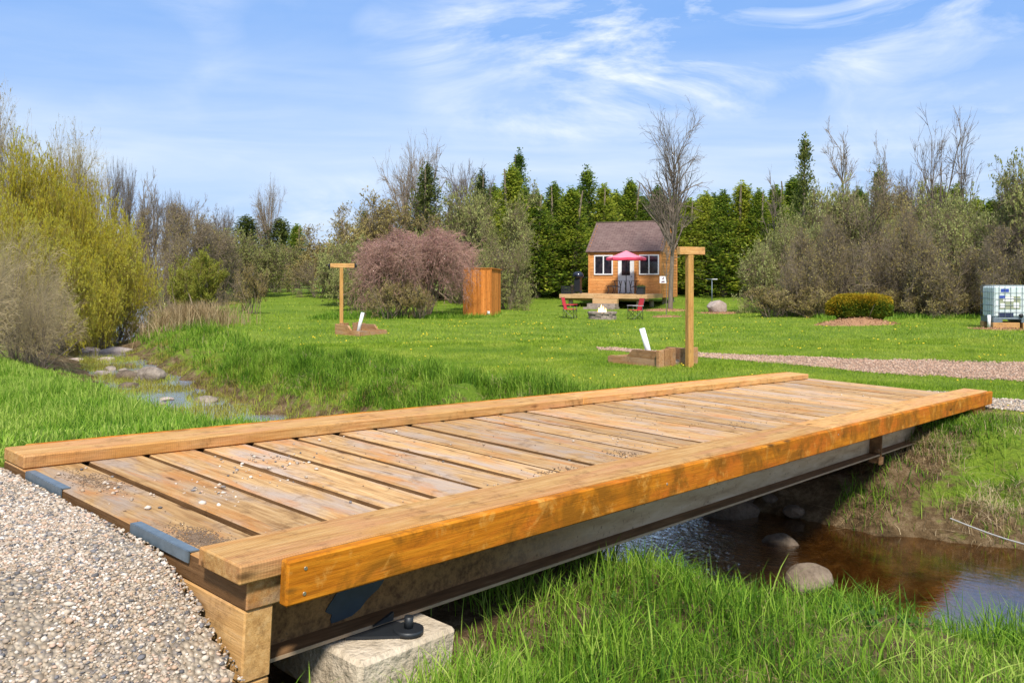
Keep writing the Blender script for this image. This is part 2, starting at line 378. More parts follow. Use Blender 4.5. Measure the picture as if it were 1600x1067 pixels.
M['bark_red'] = bark('reddish_twigs', (.24, .13, .10), (.46, .29, .23))
M['bark_olive'] = bark('olive_twigs', (.24, .18, .04), (.42, .34, .08))
M['bark_tip'] = bark('pinkish_twigs', (.26, .20, .11), (.50, .41, .25))
M['cedar'] = leafmat('cedar_foliage', [(.065, .115, .022), (.130, .205, .022), (.270, .330, .035), (.430, .450, .055)], .4, .8, .6, .5, .45)
M['cedar_dark'] = leafmat('dark_conifer_foliage', [(.04, .06, .018), (.10, .13, .032), (.19, .215, .05)], .3, .9)
M['bud'] = leafmat('budding_leaves', [(.15, .15, .045), (.28, .30, .09), (.42, .44, .17)], .35, .9)
M['bud_tan'] = leafmat('tan_budding_leaves', [(.17, .125, .04), (.31, .25, .08), (.43, .37, .14)], .3, 1.0)
M['willow'] = leafmat('willow_catkins', [(.22, .16, .022), (.38, .30, .022), (.46, .42, .035), (.50, .49, .10)], .35, .55)
M['limewillow'] = leafmat('lime_willow_leaves', [(.16, .17, .025), (.28, .30, .04), (.36, .40, .08)], .35, 1.2)
M['redbud'] = leafmat('reddish_buds', [(.22, .11, .10), (.36, .19, .18), (.44, .29, .26)], .3, 1.4)
M['hedge'] = leafmat('hedge_leaves', [(.02, .055, .008), (.07, .12, .012), (.16, .18, .012)], .25, 2.5, nmix=.4)
M['hedgetop'] = leafmat('golden_hedge_tips', [(.24, .19, .015), (.40, .30, .02), (.50, .26, .02)], .3, 2.0)

# ------------------------------------------------------------------ bridge frame (u along, v across, h up)
D1 = Vector((0.66370354, 0.74680879, -0.04212184)); D2 = Vector((-0.74802255, 0.66311188, 0.02729271))
D1.normalize(); D2 = (D2-D1*D1.dot(D2)).normalized(); DN = D1.cross(D2)
BO = Vector((-0.96837777, 3.27451453, -0.9983276))
BM = Matrix.Translation(BO) @ Matrix((D1, D2, DN)).transposed().to_4x4()
d1h = np.array([D1.x, D1.y]); d2h = np.array([D2.x, D2.y])
def uv_of(x, y):
    rx = x-BO.x; ry = y-BO.y
    return rx*D1.x+ry*D1.y, rx*D2.x+ry*D2.y

# ------------------------------------------------------------------ terrain
WZ = -2.28
CW = np.array([(-60, 110), (-34, 70), (-21, 41), (-16, 29), (-12.4, 24), (-9.2, 19.0), (-7.3, 16.0), (-5.0, 12.9), (-2.6, 9.8), (.2, 6.9), (1.4, 5.6), (2.6, 5.1), (4.6, 4.75), (9, 3.5), (30, -2)], float)
FW = np.array([(-56, 110), (-30, 70), (-17.5, 41), (-13.6, 29), (-10.8, 24.2), (-7.9, 19.6), (-6.1, 16.5), (-4.0, 13.9), (-.5, 11), (2.0, 8.6), (3.2, 7.5), (4.3, 7.1), (6, 6.5), (10, 5.2), (31, 0)], float)
CT = np.array([(-64, 110), (-38, 70), (-24, 41), (-20, 29), (-15.5, 22), (-11.5, 17.2), (-8.5, 14.3), (-5.8, 11.3), (-3.2, 8.8), (-.7, 5.6), (.7, 4.15), (2.3, 3.4), (4.5, 2.8), (9, 1.4), (30, -4)], float)
FT = np.array([(-50, 110), (-26, 70), (-15, 38), (-10.8, 28), (-7.8, 22.5), (-5.2, 17.4), (-3, 15.2), (-1.6, 13.6), (.6, 11.6), (2.9, 10.2), (4.3, 9.2), (5.4, 8.5), (7.5, 7.7), (12, 6.3), (32, 2)], float)
def pdist(pl, x, y):
    d = np.full(x.shape, 1e9)
    for (ax, ay), (bx, by) in zip(pl[:-1], pl[1:]):
        vx, vy = bx-ax, by-ay; L = vx*vx+vy*vy
        tt = np.clip(((x-ax)*vx+(y-ay)*vy)/L, 0, 1)
        d = np.minimum(d, (x-ax-tt*vx)**2+(y-ay-tt*vy)**2)
    return np.sqrt(d)
def inside(A, B, x, y):
    poly = np.vstack([A, B[::-1]]); c = np.zeros(x.shape, bool); j = len(poly)-1
    for i in range(len(poly)):
        xi, yi = poly[i]; xj, yj = poly[j]
        c ^= ((yi > y) != (yj > y)) & (x < (xj-xi)*(y-yi)/((yj-yi) if yj != yi else 1e-9)+xi); j = i
    return c
def sst(a, b, x):
    t_ = np.clip((x-a)/(b-a), 0, 1); return t_*t_*(3-2*t_)
def ground(x, y, full=False):
    x = np.asarray(x, float); y = np.asarray(y, float)
    wob = .25*np.sin(x*1.7+y*.9)+.18*np.sin(x*3.9-y*2.7+1)+.1*np.sin(x*9.1+y*7.7)
    fade = sst(3, 14, y)
    xw = x+wob*(.35+.5*fade); yw = y+.8*wob*np.cos(x*2.3+y*1.1)*(.35+.5*fade)
    base = np.interp(y, [-20, 8, 15, 26, 37, 41, 46, 52, 60, 80, 140, 400, 4000], [-1.72, -1.62, -1.6, -1.64, -1.73, -1.67, -1.60, -1.35, -.95, -.8, -.6, -.4, -.4])
    base = base+.13*sst(5, 14, x)*(1-sst(38, 50, y))
    base = base-.15*(1-sst(-7, -3.6, x))*(1-sst(22, 28, y))*sst(5, 9, y)+.13*np.exp(-((x+.15)**2+(y-2.95)**2)/.09)
    base = base+.022*np.sin(x*.9+y*.35)+.018*np.sin(x*.4-y*.8)+.008*np.sin(x*3.1+y*2.3)
    inw = inside(CW, FW, xw, yw); incb = inside(CT, CW, xw, yw) & ~inw; infb = inside(FW, FT, xw, yw) & ~inw
    dcw = pdist(CW, xw, yw); dfw = pdist(FW, xw, yw); dct = pdist(CT, xw, yw); dft = pdist(FT, xw, yw)
    tc_ = dcw/(dcw+dct+1e-6); tf = dfw/(dfw+dft+1e-6)
    def prof(t_, b): return WZ+(b-WZ)*(np.clip(t_*1.15, 0, 1)**.8)
    z = base.copy()
    lump = .07*np.sin(x*3.3+y*1.1)*np.sin(y*2.9-x*.7)+.04*np.sin(x*8+y*5.1)*np.sin(y*7-x*3)
    z = np.where(incb, prof(tc_, base)+lump*np.sin(np.pi*np.clip(tc_, 0, 1)), z)
    z = np.where(infb, prof(tf, base)+2.2*lump*np.sin(np.pi*np.clip(tf, 0, 1)), z)
    bed = WZ-.06-.22*np.clip(np.minimum(dcw, dfw)/.8, 0, 1)+.05*np.sin(x*4)*np.sin(y*5)
    z = np.where(inw, bed, z)
    # approach mounds at both ends of the bridge
    u, v = uv_of(x, y)
    dk = BO.z+D1.z*u+D2.z*v
    side = np.where(v < .25, 1-sst(.25, -1.15, v)*1.0, 1-sst(2.3, 5.2, v))
    side = np.where(v < .25, sst(-1.2, .3, v), 1-sst(2.4, 6.5, v))
    along = np.where((v > -.46) & (v < 2.0), (u < -.33).astype(float), 1-sst(-.33, .25, u)*np.where(v < 0, 1, 0)-sst(.2, 4.5, u)*np.where(v < 0, 0, 1))
    along = np.clip(along, 0, 1)*sst(-9, -3, u)
    mound = np.clip(side*along, 0, 1)
    under = (u > -.34) & (u < .5) & (v > -.46) & (v < 2.0)
    z = z+np.where(mound > 0, (np.minimum(dk, -.9)-.035-z)*mound, 0)
    # far end
    m2 = sst(9.2, 9.75, u)*(1-sst(10.2, 12.5, u))*sst(-1.6, -.5, v)*(1-sst(2.2, 3.4, v))
    z = z+(BO.z+D1.z*9.6-.16-z)*m2*.85
    if full:
        slope = np.where(incb, np.clip(.35+.9*(1-tc_), 0, 1), np.where(infb, np.clip(.25+.75*(1-tf), 0, 1), 0))
        slope = np.where(inw, 1.0, slope)
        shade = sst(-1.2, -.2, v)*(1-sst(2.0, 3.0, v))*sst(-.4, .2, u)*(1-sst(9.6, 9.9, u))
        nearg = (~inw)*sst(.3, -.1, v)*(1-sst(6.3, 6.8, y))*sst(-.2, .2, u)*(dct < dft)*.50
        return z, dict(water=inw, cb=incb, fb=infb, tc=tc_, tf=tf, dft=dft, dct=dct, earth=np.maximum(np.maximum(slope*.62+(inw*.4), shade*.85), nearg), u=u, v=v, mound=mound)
    return z
def gz(x, y): return float(ground(np.array([x]), np.array([y]))[0])

def warp(a, b, n, c, k):
    s = np.linspace(np.arcsinh((a-c)/k), np.arcsinh((b-c)/k), n); return c+k*np.sinh(s)
gx = warp(-700, 700, 620, 0.0, 5.0); gy = warp(-30, 1600, 620, 5.0, 6.0)
X, Y = np.meshgrid(gx, gy); Z, mk_ = ground(X, Y, True)
nx, ny = len(gx), len(gy); idx = np.arange(nx*ny).reshape(ny, nx)
Fq = np.stack([idx[:-1, :-1], idx[:-1, 1:], idx[1:, 1:], idx[1:, :-1]], -1).reshape(-1, 4)
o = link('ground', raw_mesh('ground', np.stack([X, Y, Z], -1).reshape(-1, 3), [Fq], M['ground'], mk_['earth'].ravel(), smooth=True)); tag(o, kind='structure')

# water surface follows the stream, tucked under both banks
def resample(p, n):
    s = np.r_[0, np.cumsum(np.hypot(*np.diff(p, axis=0).T))]; q = np.linspace(0, 1, n)**1.0*s[-1]
    return np.stack([np.interp(q, s, p[:, 0]), np.interp(q, s, p[:, 1])], -1)
a_, b_ = resample(CT, 90), resample(FT, 90)
WV = np.stack([a_*(1-k)+b_*k for k in np.linspace(.02, .98, 7)], 1)
WV = np.concatenate([WV, np.full(WV.shape[:2]+(1,), WZ)], -1); ii = np.arange(90*7).reshape(90, 7)
Fw = np.stack([ii[:-1, :-1], ii[:-1, 1:], ii[1:, 1:], ii[1:, :-1]], -1).reshape(-1, 4)
o = link('water', raw_mesh('water', WV.reshape(-1, 3), [Fw], M['water'])); tag(o, kind='structure')

# ------------------------------------------------------------------ stones, blades and leaf quads, all as arrays
ICO = bmesh.new(); bmesh.ops.create_icosphere(ICO, subdivisions=1, radius=1); ICO.verts.ensure_lookup_table()
ICV = np.array([v.co[:] for v in ICO.verts]); ICF = np.array([[v.index for v in f.verts] for f in ICO.faces])
def rotm(rng, n):
    q = rng.normal(size=(n, 4)); q /= np.linalg.norm(q, axis=1)[:, None]; a, b, c, d = q.T
    return np.stack([np.stack([1-2*(c*c+d*d), 2*(b*c-a*d), 2*(b*d+a*c)], -1), np.stack([2*(b*c+a*d), 1-2*(b*b+d*d), 2*(c*d-a*b)], -1), np.stack([2*(b*d-a*c), 2*(c*d+a*b), 1-2*(b*b+c*c)], -1)], 1)
def stones(rng, P, S, flat=.6):
    n = len(P); V = ICV[None]*rng.uniform(.62, 1.25, (n, 12, 1))
    sc = np.stack([rng.uniform(.8, 1.35, n), rng.uniform(.65, 1.0, n), rng.uniform(.4, .8, n)], -1)
    a = rng.uniform(0, 6.28, n); ca, sa = np.cos(a), np.sin(a); z0 = np.zeros(n); o1 = np.ones(n)
    tl = rng.normal(0, .3, n)
    Rz = np.stack([np.stack([ca, -sa, z0], -1), np.stack([sa, ca, z0], -1), np.stack([z0, z0, o1], -1)], 1)
    Rx = np.stack([np.stack([o1, z0, z0], -1), np.stack([z0, np.cos(tl), -np.sin(tl)], -1), np.stack([z0, np.sin(tl), np.cos(tl)], -1)], 1)
    V = np.einsum('nij,nkj->nki', Rz @ Rx, V*sc[:, None]*S[:, None, None])+P[:, None]
    F = ICF[None]+(np.arange(n)*12)[:, None, None]
    return V.reshape(-1, 3), F.reshape(-1, 3), np.repeat(rng.random(n), 12)
def blades(rng, P, H, W, lean=.35, segs=3, tone=None):
    n = len(P); a = rng.uniform(0, 6.28, n); d = np.stack([np.cos(a), np.sin(a), np.zeros(n)], -1)
    b = a+np.pi/2+rng.normal(0, .5, n); wd = np.stack([np.cos(b), np.sin(b), np.zeros(n)], -1)
    ln = np.abs(rng.normal(0, lean, n))+.05
    ts = np.linspace(0, 1, segs+1); V = []
    for k, q in enumerate(ts):
        c = P+d*(H*ln*q*q*1.1)[:, None]; c[:, 2] += H*(q-.35*np.clip(ln, 0, 1.4)*q*q)
        if k < segs:
            ww = (W*(1-.75*q*q)*.5)[:, None]; V += [c-wd*ww, c+wd*ww]
        else: V.append(c)
    V = np.stack(V, 1); m = V.shape[1]; base = (np.arange(n)*m)[:, None]
    Q = [np.array([[2*k, 2*k+1, 2*k+3, 2*k+2]])+base for k in range(segs-1)]
    T = np.array([[2*(segs-1), 2*(segs-1)+1, m-1]])+base
    tn = rng.random(n) if tone is None else tone
    return V.reshape(-1, 3), (np.concatenate(Q) if Q else np.zeros((0, 4), int)), T, np.repeat(tn, m)
def leafquads(rng, P, S, up=0.0, aspect=.55, tone=None, D=None, N=None):
    n = len(P); a = rng.normal(size=(n, 3)) if D is None else D+rng.normal(0, .45, (n, 3)); a[:, 2] += up
    a /= np.linalg.norm(a, axis=1)[:, None]; b = np.cross(a, rng.normal(size=(n, 3)) if N is None else N+rng.normal(0, .45, (n, 3))); b /= np.linalg.norm(b, axis=1)[:, None]
    S = np.broadcast_to(S, (n,))[:, None]; L = a*S; Wd = b*S*aspect*.5
    V = np.stack([P-L*.1, P+L*.45+Wd, P+L, P+L*.4-Wd], 1)
    F = np.arange(n*4).reshape(n, 4); tn = rng.random(n) if tone is None else tone
    return V.reshape(-1, 3), F, np.repeat(tn, 4)
def join(parts):
    """parts: list of (V, [F...], tone, [mat...])"""
    Vs, Fs, Ts, Ms, off = [], [], [], [], 0
    for V, F, tn, ms in parts:
        Vs.append(V); Ts.append(tn)
        for f, q in zip(F, ms):
            if len(f): Fs.append(f+off); Ms.append(q)
        off += len(V)
    return np.concatenate(Vs), Fs, np.concatenate(Ts), Ms

# ------------------------------------------------------------------ the timber bridge
rng = np.random.default_rng(11)
bridge = link('timber_bridge', None); bridge.matrix_world = BM; bridge.empty_display_size = .3
tag(bridge, 'long timber plank bridge on steel beams crossing the stream in the foreground', 'bridge')
mb = MB(); u0 = -.31; n_pl = 31
for i in range(n_pl):
    a = u0+i*.32; wd = .32-(rng.uniform(.038, .056) if i < 9 else rng.uniform(.028, .056))
    dz = rng.uniform(-.003, .003); e0 = rng.uniform(-.008, .008)
    mb.box(a, a+wd, -.405+e0, 1.935+e0, -.10, dz, tone=float(rng.random()), bev=.005)
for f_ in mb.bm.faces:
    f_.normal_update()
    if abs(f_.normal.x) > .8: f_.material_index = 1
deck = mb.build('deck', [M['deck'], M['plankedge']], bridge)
def kerb(a, b, v0, v1, tone):
    k = MB(); k.box(a, b, v0, v1, .003, .068, tone=tone, bev=.006); ob = k.build('kerb', M['kerb'], bridge)
    return ob
kerb(-.36, 4.62, -.434, -.165, .15); kerb(4.626, 9.70, -.432, -.168, .75)
kerb(-.31, 4.30, 1.665, 1.945, .4); kerb(4.306, 9.40, 1.668, 1.943, .9)
def fascia(v0, v1, a, b, tone, scr):
    k = MB(); k.box(a, b, v0, v1, -.088, .066, tone=tone, bev=.007); ob = k.build('fascia_board', M['fascia'], bridge)
    if scr:
        for x, h in ((a+.07, .03), (a+.07, -.055), (a+2.4, -.01), (a+4.9, .02)):
            sm = MB(); sm.bar((x, v0-.003, h), (x, v0+.002, h), .0065, 10); sm.build('screw_head', M['screw'], ob)
fascia(-.488, -.443, -.215, 9.70, .3, True); fascia(1.948, 1.992, -.2, 9.40, .6, False)
def ibeam(v, a, b):
    k = MB(); k.box(a, b, v-.005, v+.005, -.335, -.108); k.box(a, b, v-.10, v+.10, -.110, -.1015)
    ob = k.build('steel_beam', M['steel'], bridge)
    f = MB(); f.box(a, b, v-.10, v+.10, -.345, -.333); f.build('bottom_flange', M['flange'], ob)
    e = MB(); e.box(a, b, v-.103, v-.1003, -.3455, -.3325); e.build('flange_edge', M['flangeedge'], ob)
    return ob
nb = ibeam(-.21, -.19, 8.75); ibeam(1.72, -.19, 8.75); ibeam(.75, -.19, 8.75)
k = MB(); k.box(6.22, 6.235, -.325, -.217, -.42, -.112); k.box(6.19, 6.27, -.33, -.3135, -.425, -.36)
k.bar((6.16, -.30, -.30), (6.24, -.30, -.30), .018, 8); k.build('stiffener_plate', M['flange'], nb)
k = MB(); k.box(8.55, 8.75, -.235, -.218, -.33, -.115); k.build('end_plate', M['galv'], nb)
# dark paint patch on the web and the dark foot bracket
k = MB(); pts = []
for i in range(26):
    t_ = 2*math.pi*i/26; rr = 1+.12*math.sin(3*t_+1)+.07*math.sin(7*t_)
    pts.append((.30+.15*rr*math.cos(t_), -.235+.066*rr*math.sin(t_)+.05*rr*math.cos(t_)))
k.prism([(p[0], p[1]) for p in pts], 'y', -.219, -.216); k.build('paint_patch', plain('dark_blue_paint', (.028, .045, .065), .55, var=.2), nb)
k = MB(); k.prism([(.18, -.31), (.42, -.31), (.46, -.42), (.42, -.47), (.36, -.45)], 'z', -.357, -.3465); k.bar((.40, -.42, -.357), (.40, -.42, -.335), .06, 18)
k.bar((.40, -.42, -.335), (.40, -.42, -.29), .018, 10); k.prism([(.30, -.333), (.40, -.333), (.40, -.30)], 'y', -.33, -.318)
k.build('foot_bracket', plain('dark_bracket_steel', (.022, .026, .032), .5, .3), nb)
# bulkhead timbers holding back the gravel
for j, (h0, h1, a, b) in enumerate(((-.345, -.104, -.31, -.20), (-.60, -.349, -.312, -.20), (-.86, -.604, -.31, -.20))):
    k = MB(); k.box(a, b, -.395+.004*j, 1.93, h0, h1, tone=(.6, .2, .8)[j], bev=.006); k.build('bulkhead_timber', M['endwood'], bridge)
k = MB(); k.box(-.402, -.314, -.372, .5, -.60, -.36, tone=.3, bev=.005); k.build('bulkhead_timber', M['endwood'], bridge)
k = MB(); k.box(9.0, 9.62, -.435, -.385, -.33, -.104, tone=.4, bev=.004); k.build('wing_board', M['fascia'], bridge)
k = MB(); k.box(9.50, 9.62, -.380, 1.93, -.36, -.104, tone=.5, bev=.004); k.build('bulkhead_timber', M['endwood'], bridge)
for a, b in ((1.16, 1.60), (-.02, .45)):
    k = MB(); k.box(-.318, -.277, a, b, .002, .007); k.box(-.320, -.3135, a, b, -.034, .007); k.build('angle_iron', M['galv'], bridge)

def boxthing(name, label, cat, mat, build, Mx=BM, group=None, kind=None):
    mb = MB(); build(mb); o = mb.build(name, mat); o.matrix_world = Mx; return tag(o, label, cat, group, kind)
boxthing('concrete_block', 'weathered concrete footing block under the near end of the bridge beam', 'concrete block', M['concrete'], lambda q: q.box(.10, .58, -.50, .06, -.56, -.3585, bev=.016, jit=.009, rng=np.random.default_rng(3)))
boxthing('concrete_block', 'flat concrete footing slab under the far end of the bridge beam', 'concrete block', M['concrete'], lambda q: q.box(8.3, 9.0, -.62, .1, -.50, -.3475, bev=.012))

# loose pebbles lying on the planks
def on_deck(rng, n, cl):
    P = []; S = []
    for (cu, cv, su, sv, m, sz) in cl:
        P.append(np.stack([rng.normal(cu, su, m), rng.normal(cv, sv, m)], -1)); S.append(np.abs(rng.normal(sz, sz*.4, m))+.002)
    P = np.concatenate(P); S = np.concatenate(S)
    ok = (P[:, 0] > -.3) & (P[:, 0] < 9.4) & (P[:, 1] > -.14) & (P[:, 1] < 1.62) & (((P[:, 0]-u0) % .32) < .27); return P[ok], S[ok]
P, S = on_deck(rng, 0, [(-.12, 1.0, .07, .25, 26, .008), (-.05, .72, .05, .12, 10, .009), (.16, .75, .06, .16, 34, .006), (.5, .9, .15, .3, 40, .006), (.85, 1.15, .10, .14, 44, .006),
    (1.5, 1.2, .2, .2, 20, .006), (2.0, .5, .5, .4, 12, .006), (3.2, .3, .3, .2, 34, .005), (5, .7, 2.5, .5, 24, .005), (1.4, -.02, .3, .05, 14, .006), (.6, .0, .3, .06, 12, .005)])
V, F, tn = stones(rng, np.c_[P, S*.45], S)
o = link('scattered_pebbles', raw_mesh('scattered_pebbles', V, [F], M['stones'], tn)); o.matrix_world = BM
tag(o, 'small loose pebbles scattered over the bridge planks', 'pebbles', kind='stuff')
m_, t_ = new_mat('dirt_smears'); c_ = t_.ramp(t_.noise(objvec(t_), 30, 5), [(.3, (.10, .065, .04)), (.7, (.22, .15, .10))]); finish(t_, c_, .95)
P, S = on_deck(rng, 0, [(-.15, 1.25, .04, .12, 500, .0014), (-.2, .1, .035, .1, 1500, .0013), (2.6, .12, .1, .05, 160, .002), (4.6, .3, .12, .06, 100, .003), (1.9, .05, .1, .04, 80, .003), (4, .7, 2.6, .5, 240, .003)])
V, F, tn = stones(rng, np.c_[P, S*.3], S)
o = link('soil_crumbs', raw_mesh('soil_crumbs', V, [F], m_, tn)); o.matrix_world = BM; tag(o, 'dark crumbs of soil on the bridge planks', 'soil', kind='stuff')

# ------------------------------------------------------------------ gravel approach and gravel path
def sheet(name, gx_, gy_, keep, lift, mat, kind='structure'):
    Xs, Ys = np.meshgrid(gx_, gy_); Zs = ground(Xs, Ys)+lift; kp = keep(Xs, Ys)
    n_ = len(gx_); ii = np.arange(Xs.size).reshape(Xs.shape)
    ok = kp[:-1, :-1] & kp[1:, :-1] & kp[:-1, 1:] & kp[1:, 1:]
    F = np.stack([ii[:-1, :-1], ii[:-1, 1:], ii[1:, 1:], ii[1:, :-1]], -1)[ok]
    us = np.unique(F); mp = np.zeros(Xs.size, int); mp[us] = np.arange(len(us))
    V = np.stack([Xs, Ys, Zs], -1).reshape(-1, 3)[us]
    o = link(name, raw_mesh(name, V, [mp[F]], mat, np.zeros(len(V)), smooth=True)); return tag(o, kind=kind)
def gkeep(x, y):
    u, v = uv_of(x, y); w_ = .06*np.sin(u*9)+.05*np.sin(u*23+1)
    return (u < -.325) & (u > -6) & (v < 1.98+w_+.10*np.clip(-u-.3, 0, 3)) & (v > -.72+w_*1.5-.25*np.clip(-u-.3, 0, 4))
sheet('gravel_approach', np.arange(-7, 0, .035), np.arange(-2, 5, .035), gkeep, .008, M['gravel'])
def gravel_stones(n, xr, yr, smin, smax, name, label, keep, cond=None):
    x = rng.uniform(*xr, n); y = rng.uniform(*yr, n); ok = keep(x, y)
    x = x[ok]; y = y[ok]; S = np.exp(rng.uniform(np.log(smin), np.log(smax), len(x)))
    return np.stack([x, y, ground(x, y)+.008+S*.2], -1), S
P, S = gravel_stones(190000, (-3.4, -.5), (1.5, 4.4), .0025, .0098, '', '', lambda x, y: gkeep(x, y) & (rng.random(len(x)) < .12+1.1*clump(x*3, y*3, 1.4)))
Pb, Sb = gravel_stones(2600, (-3.4, -.5), (1.5, 4.4), .0095, .015, '', '', gkeep); P = np.concatenate([P, Pb]); S = np.concatenate([S, Sb])
V, F, tn = stones(rng, P, S)
o = link('gravel', raw_mesh('gravel', V, [F], M['stones'], tn)); tag(o, 'loose multicoloured gravel heaped against the near end of the bridge', 'gravel', kind='stuff')
def gkeep2(x, y):
    u, v = uv_of(x, y); return (u > 9.66) & (u < 10.9+.2*np.sin(v*5)) & (v > -1.0+.15*np.sin(u*7)) & (v < 1.9)
sheet('gravel_landing', np.arange(4, 8.5, .05), np.arange(9, 13, .05), gkeep2, .008, M['gravel'])
P, S = gravel_stones(16000, (4, 8.5), (9, 13), .008, .02, '', '', gkeep2); V, F, tn = stones(rng, P, S)
tag(link('gravel', raw_mesh('gravel', V, [F], M['stones'], tn)), 'small pale gravel fan at the far right end of the bridge', 'gravel', kind='stuff')
# the path: lower and upper edge as y over x
PX = [1.9, 2.6, 3.8, 6, 8, 9.5, 14, 22, 40]
def plo(x): return np.interp(x, PX, [19.3, 18.8, 17.35, 14.9, 13.45, 12.5, 10.1, 6.5, -1])+.10*np.sin(x*3.7)+.06*np.sin(x*9)
def phi(x): return np.interp(x, PX, [19.6, 20.0, 19.2, 17.3, 16.1, 15.4, 13.3, 10, 3])+.10*np.sin(x*3.1+2)+.06*np.sin(x*11)
def pkeep(x, y): return (x > 1.95) & (y > plo(x)) & (y < phi(x)) 
sheet('gravel_path', np.arange(1.9, 24, .09), np.arange(3, 21, .09), pkeep, .008, M['path'])
x = rng.uniform(1.9, 16, 90000); y = rng.uniform(8, 20.5, 90000); ok = (x > 2) & (y > plo(x)-.2*rng.random(len(x))) & (y < phi(x)+.2*rng.random(len(x))); x = x[ok]; y = y[ok]
S = rng.uniform(.010, .028, len(x)); V, F, tn = stones(rng, np.stack([x, y, ground(x, y)+.01], -1), S)
tag(link('path_stones', raw_mesh('path_stones', V, [F], M['pathstones'], tn)), 'pinkish crushed stone spread along the gravel path', 'gravel', kind='stuff')

# ------------------------------------------------------------------ rocks
def rock(name, label, x, y, sx, sy, sz, mat, seed, zoff=0.0, z=None, group=None, rz=0.0):
    r = np.random.default_rng(seed); bm = bmesh.new(); bmesh.ops.create_icosphere(bm, subdivisions=4, radius=1)
    dirs = r.normal(size=(11, 3)); dirs /= np.linalg.norm(dirs, axis=1)[:, None]; cut = r.uniform(.62, .95, 11); ph = r.uniform(0, 6, 6)
    for v in bm.verts:
        p = np.array(v.co)
        for d, c in zip(dirs, cut):
            e = p@d
            if e > c: p = p-d*(e-c)*.85
        p = p*(1+.03*math.sin(7*p[0]+ph[0])*math.sin(6*p[1]+ph[1])+.02*math.sin(15*p[2]+ph[2])*math.sin(13*p[0]+ph[3]))
        v.co = (p[0]*sx, p[1]*sy, p[2]*sz)
    for f in bm.faces: f.smooth = True
    me = bpy.data.meshes.new(name); bm.to_mesh(me); bm.free(); me.materials.append(mat)
    o = link(name, me); o.location = (x, y, (gz(x, y) if z is None else z)+zoff); o.rotation_euler = (0, 0, rz)
    return tag(o, label, 'rock', group)
rock('boulder', 'large pale pinkish boulder on a mulch ring beside the solar lamp', 10.0, 41, .52, .42, .42, M['boulder'], 3, .22)
rock('rock', 'squat grey layered rock in the stream left of the grassy bank', -8.15, 18.9, .34, .26, .21, M['rock'], 5, .12, WZ)
rock('rock', 'low brownish rock leaning beside the squat grey rock in the stream', -8.8, 19.2, .32, .24, .16, M['wetrock'], 6, .06, WZ)
rock('rock', 'rounded brown rock poking out of the near bank grass by the dark water', 2.14, 6.05, .17, .12, .12, rockmat('brown_rock', (.11, .08, .055), (.27, .21, .155)), 9, .08, WZ+.04)
rock('rock', 'half sunken wet stone where the bright water meets the shade under the bridge', 2.35, 7.3, .17, .12, .075, M['wetrock'], 12, .0, WZ)
rock('rock', 'wet dark stone at the foot of the far bank below the beam', 2.15, 8.15, .30, .2, .14, M['wetrock'], 13, .03, WZ)
rk = [(1.9, 8.6, .14), (2.35, 8.45, .10), (1.6, 8.75, .17), (2.7, 8.05, .08), (2.0, 8.85, .09), (1.3, 9.0, .2), (2.55, 8.3, .06), (1.75, 8.35, .07)]
for i, (x_, y_, s_) in enumerate(rk):
    rock('stone', 'small muddy stone lying on the far bank in the shade of the bridge', x_, y_, s_*1.3, s_, s_*.8, M['wetrock'], 20+i, s_*.3, group='muddy stones under the bridge')
for i, (pxx, pyy, s_) in enumerate([(470, 420, .22), (215, 510, .55), (183, 548, .45), (150, 525, .35), (168, 560, .25), (140, 545, .3), (178, 537, .28), (60, 530, .15), (205, 500, .3), (120, 560, .2), (158, 580, .18), (260, 620, .12)]):
    if i == 0: continue
    d = 2.22*FPX/(pyy-HY); x_ = (pxx-CX)/FPX*d
    rock('stream_stone', 'pale flat stone breaking the surface of the upper stream', x_, d, s_*1.2, s_*.8, s_*.35, M['boulder'], 40+i, .02, WZ, group='pale stones in the upper stream')

sr = np.random.default_rng(55); cc = (CW+FW)/2
for i in range(34):
    yy = sr.uniform(14.5, 34); xx = np.interp(yy, cc[::-1, 1], cc[::-1, 0])+sr.uniform(-1.2, 1.2); s_ = sr.uniform(.05, .19)
    rock('stream_stone', 'small grey stone among the weeds of the upper stream', xx, yy, s_*1.3, s_, s_*.55, M['rock'] if i % 3 else M['wetrock'], 60+i, .02, WZ, group='small grey stones in the upper stream')

# ------------------------------------------------------------------ cabin on its porch
AY = R(-25)
def frame(px, py, pz, rz): return Matrix.Translation((px, py, pz)) @ Matrix.Rotation(rz, 4, 'Z')
CBX, CBY, CBZ = 8.53, 48.0, -.80
cabin = empty('cabin', (CBX, CBY, CBZ), AY, 'small wooden cabin with steep brown shingle roof behind the lawn', 'cabin')
def cl(x, y, z=0): return frame(CBX, CBY, CBZ, AY) @ Vector((x, y, z))
W_, D_, HW, RH = 4.4, 3.7, 2.49, 4.24
mb = MB(); mb.box(-W_+.03, -.03, .03, D_-.03, -.02, HW, tone=.5)
mb.prism([(.03, HW), (D_-.03, HW), (D_/2, RH-.08)], 'x', -W_+.03, -.03, tone=.5)
rh = .178; i = 0; z = 0.0
while z < RH-.12:
    zt = min(z+rh, RH-.05); tn1, tn2 = float(rng.random()), float(rng.random())
    if z < HW:
        zt2 = min(zt, HW+.02)
        mb.prism([(.03, z), (0, z), (.018, zt2), (.03, zt2)], 'x', -W_+.004, -.004, tone=tn1)
    # gable side boards at x = 0 (right) and x = -W_ (left)
    ins = 0 if z < HW else (z-HW)/(RH-HW)*D_/2
    if D_-2*ins > .15:
        for sx_, a, b in ((1, -.03, 0.0), (-1, -W_+.03, -W_)):
            mb.prism([(a, z), (b, z), (b-.018*sx_, zt), (a, zt)], 'y', ins+.004, D_-ins-.004, tone=tn2)
    z += rh; i += 1
mb.build('wall', M['siding'], cabin)
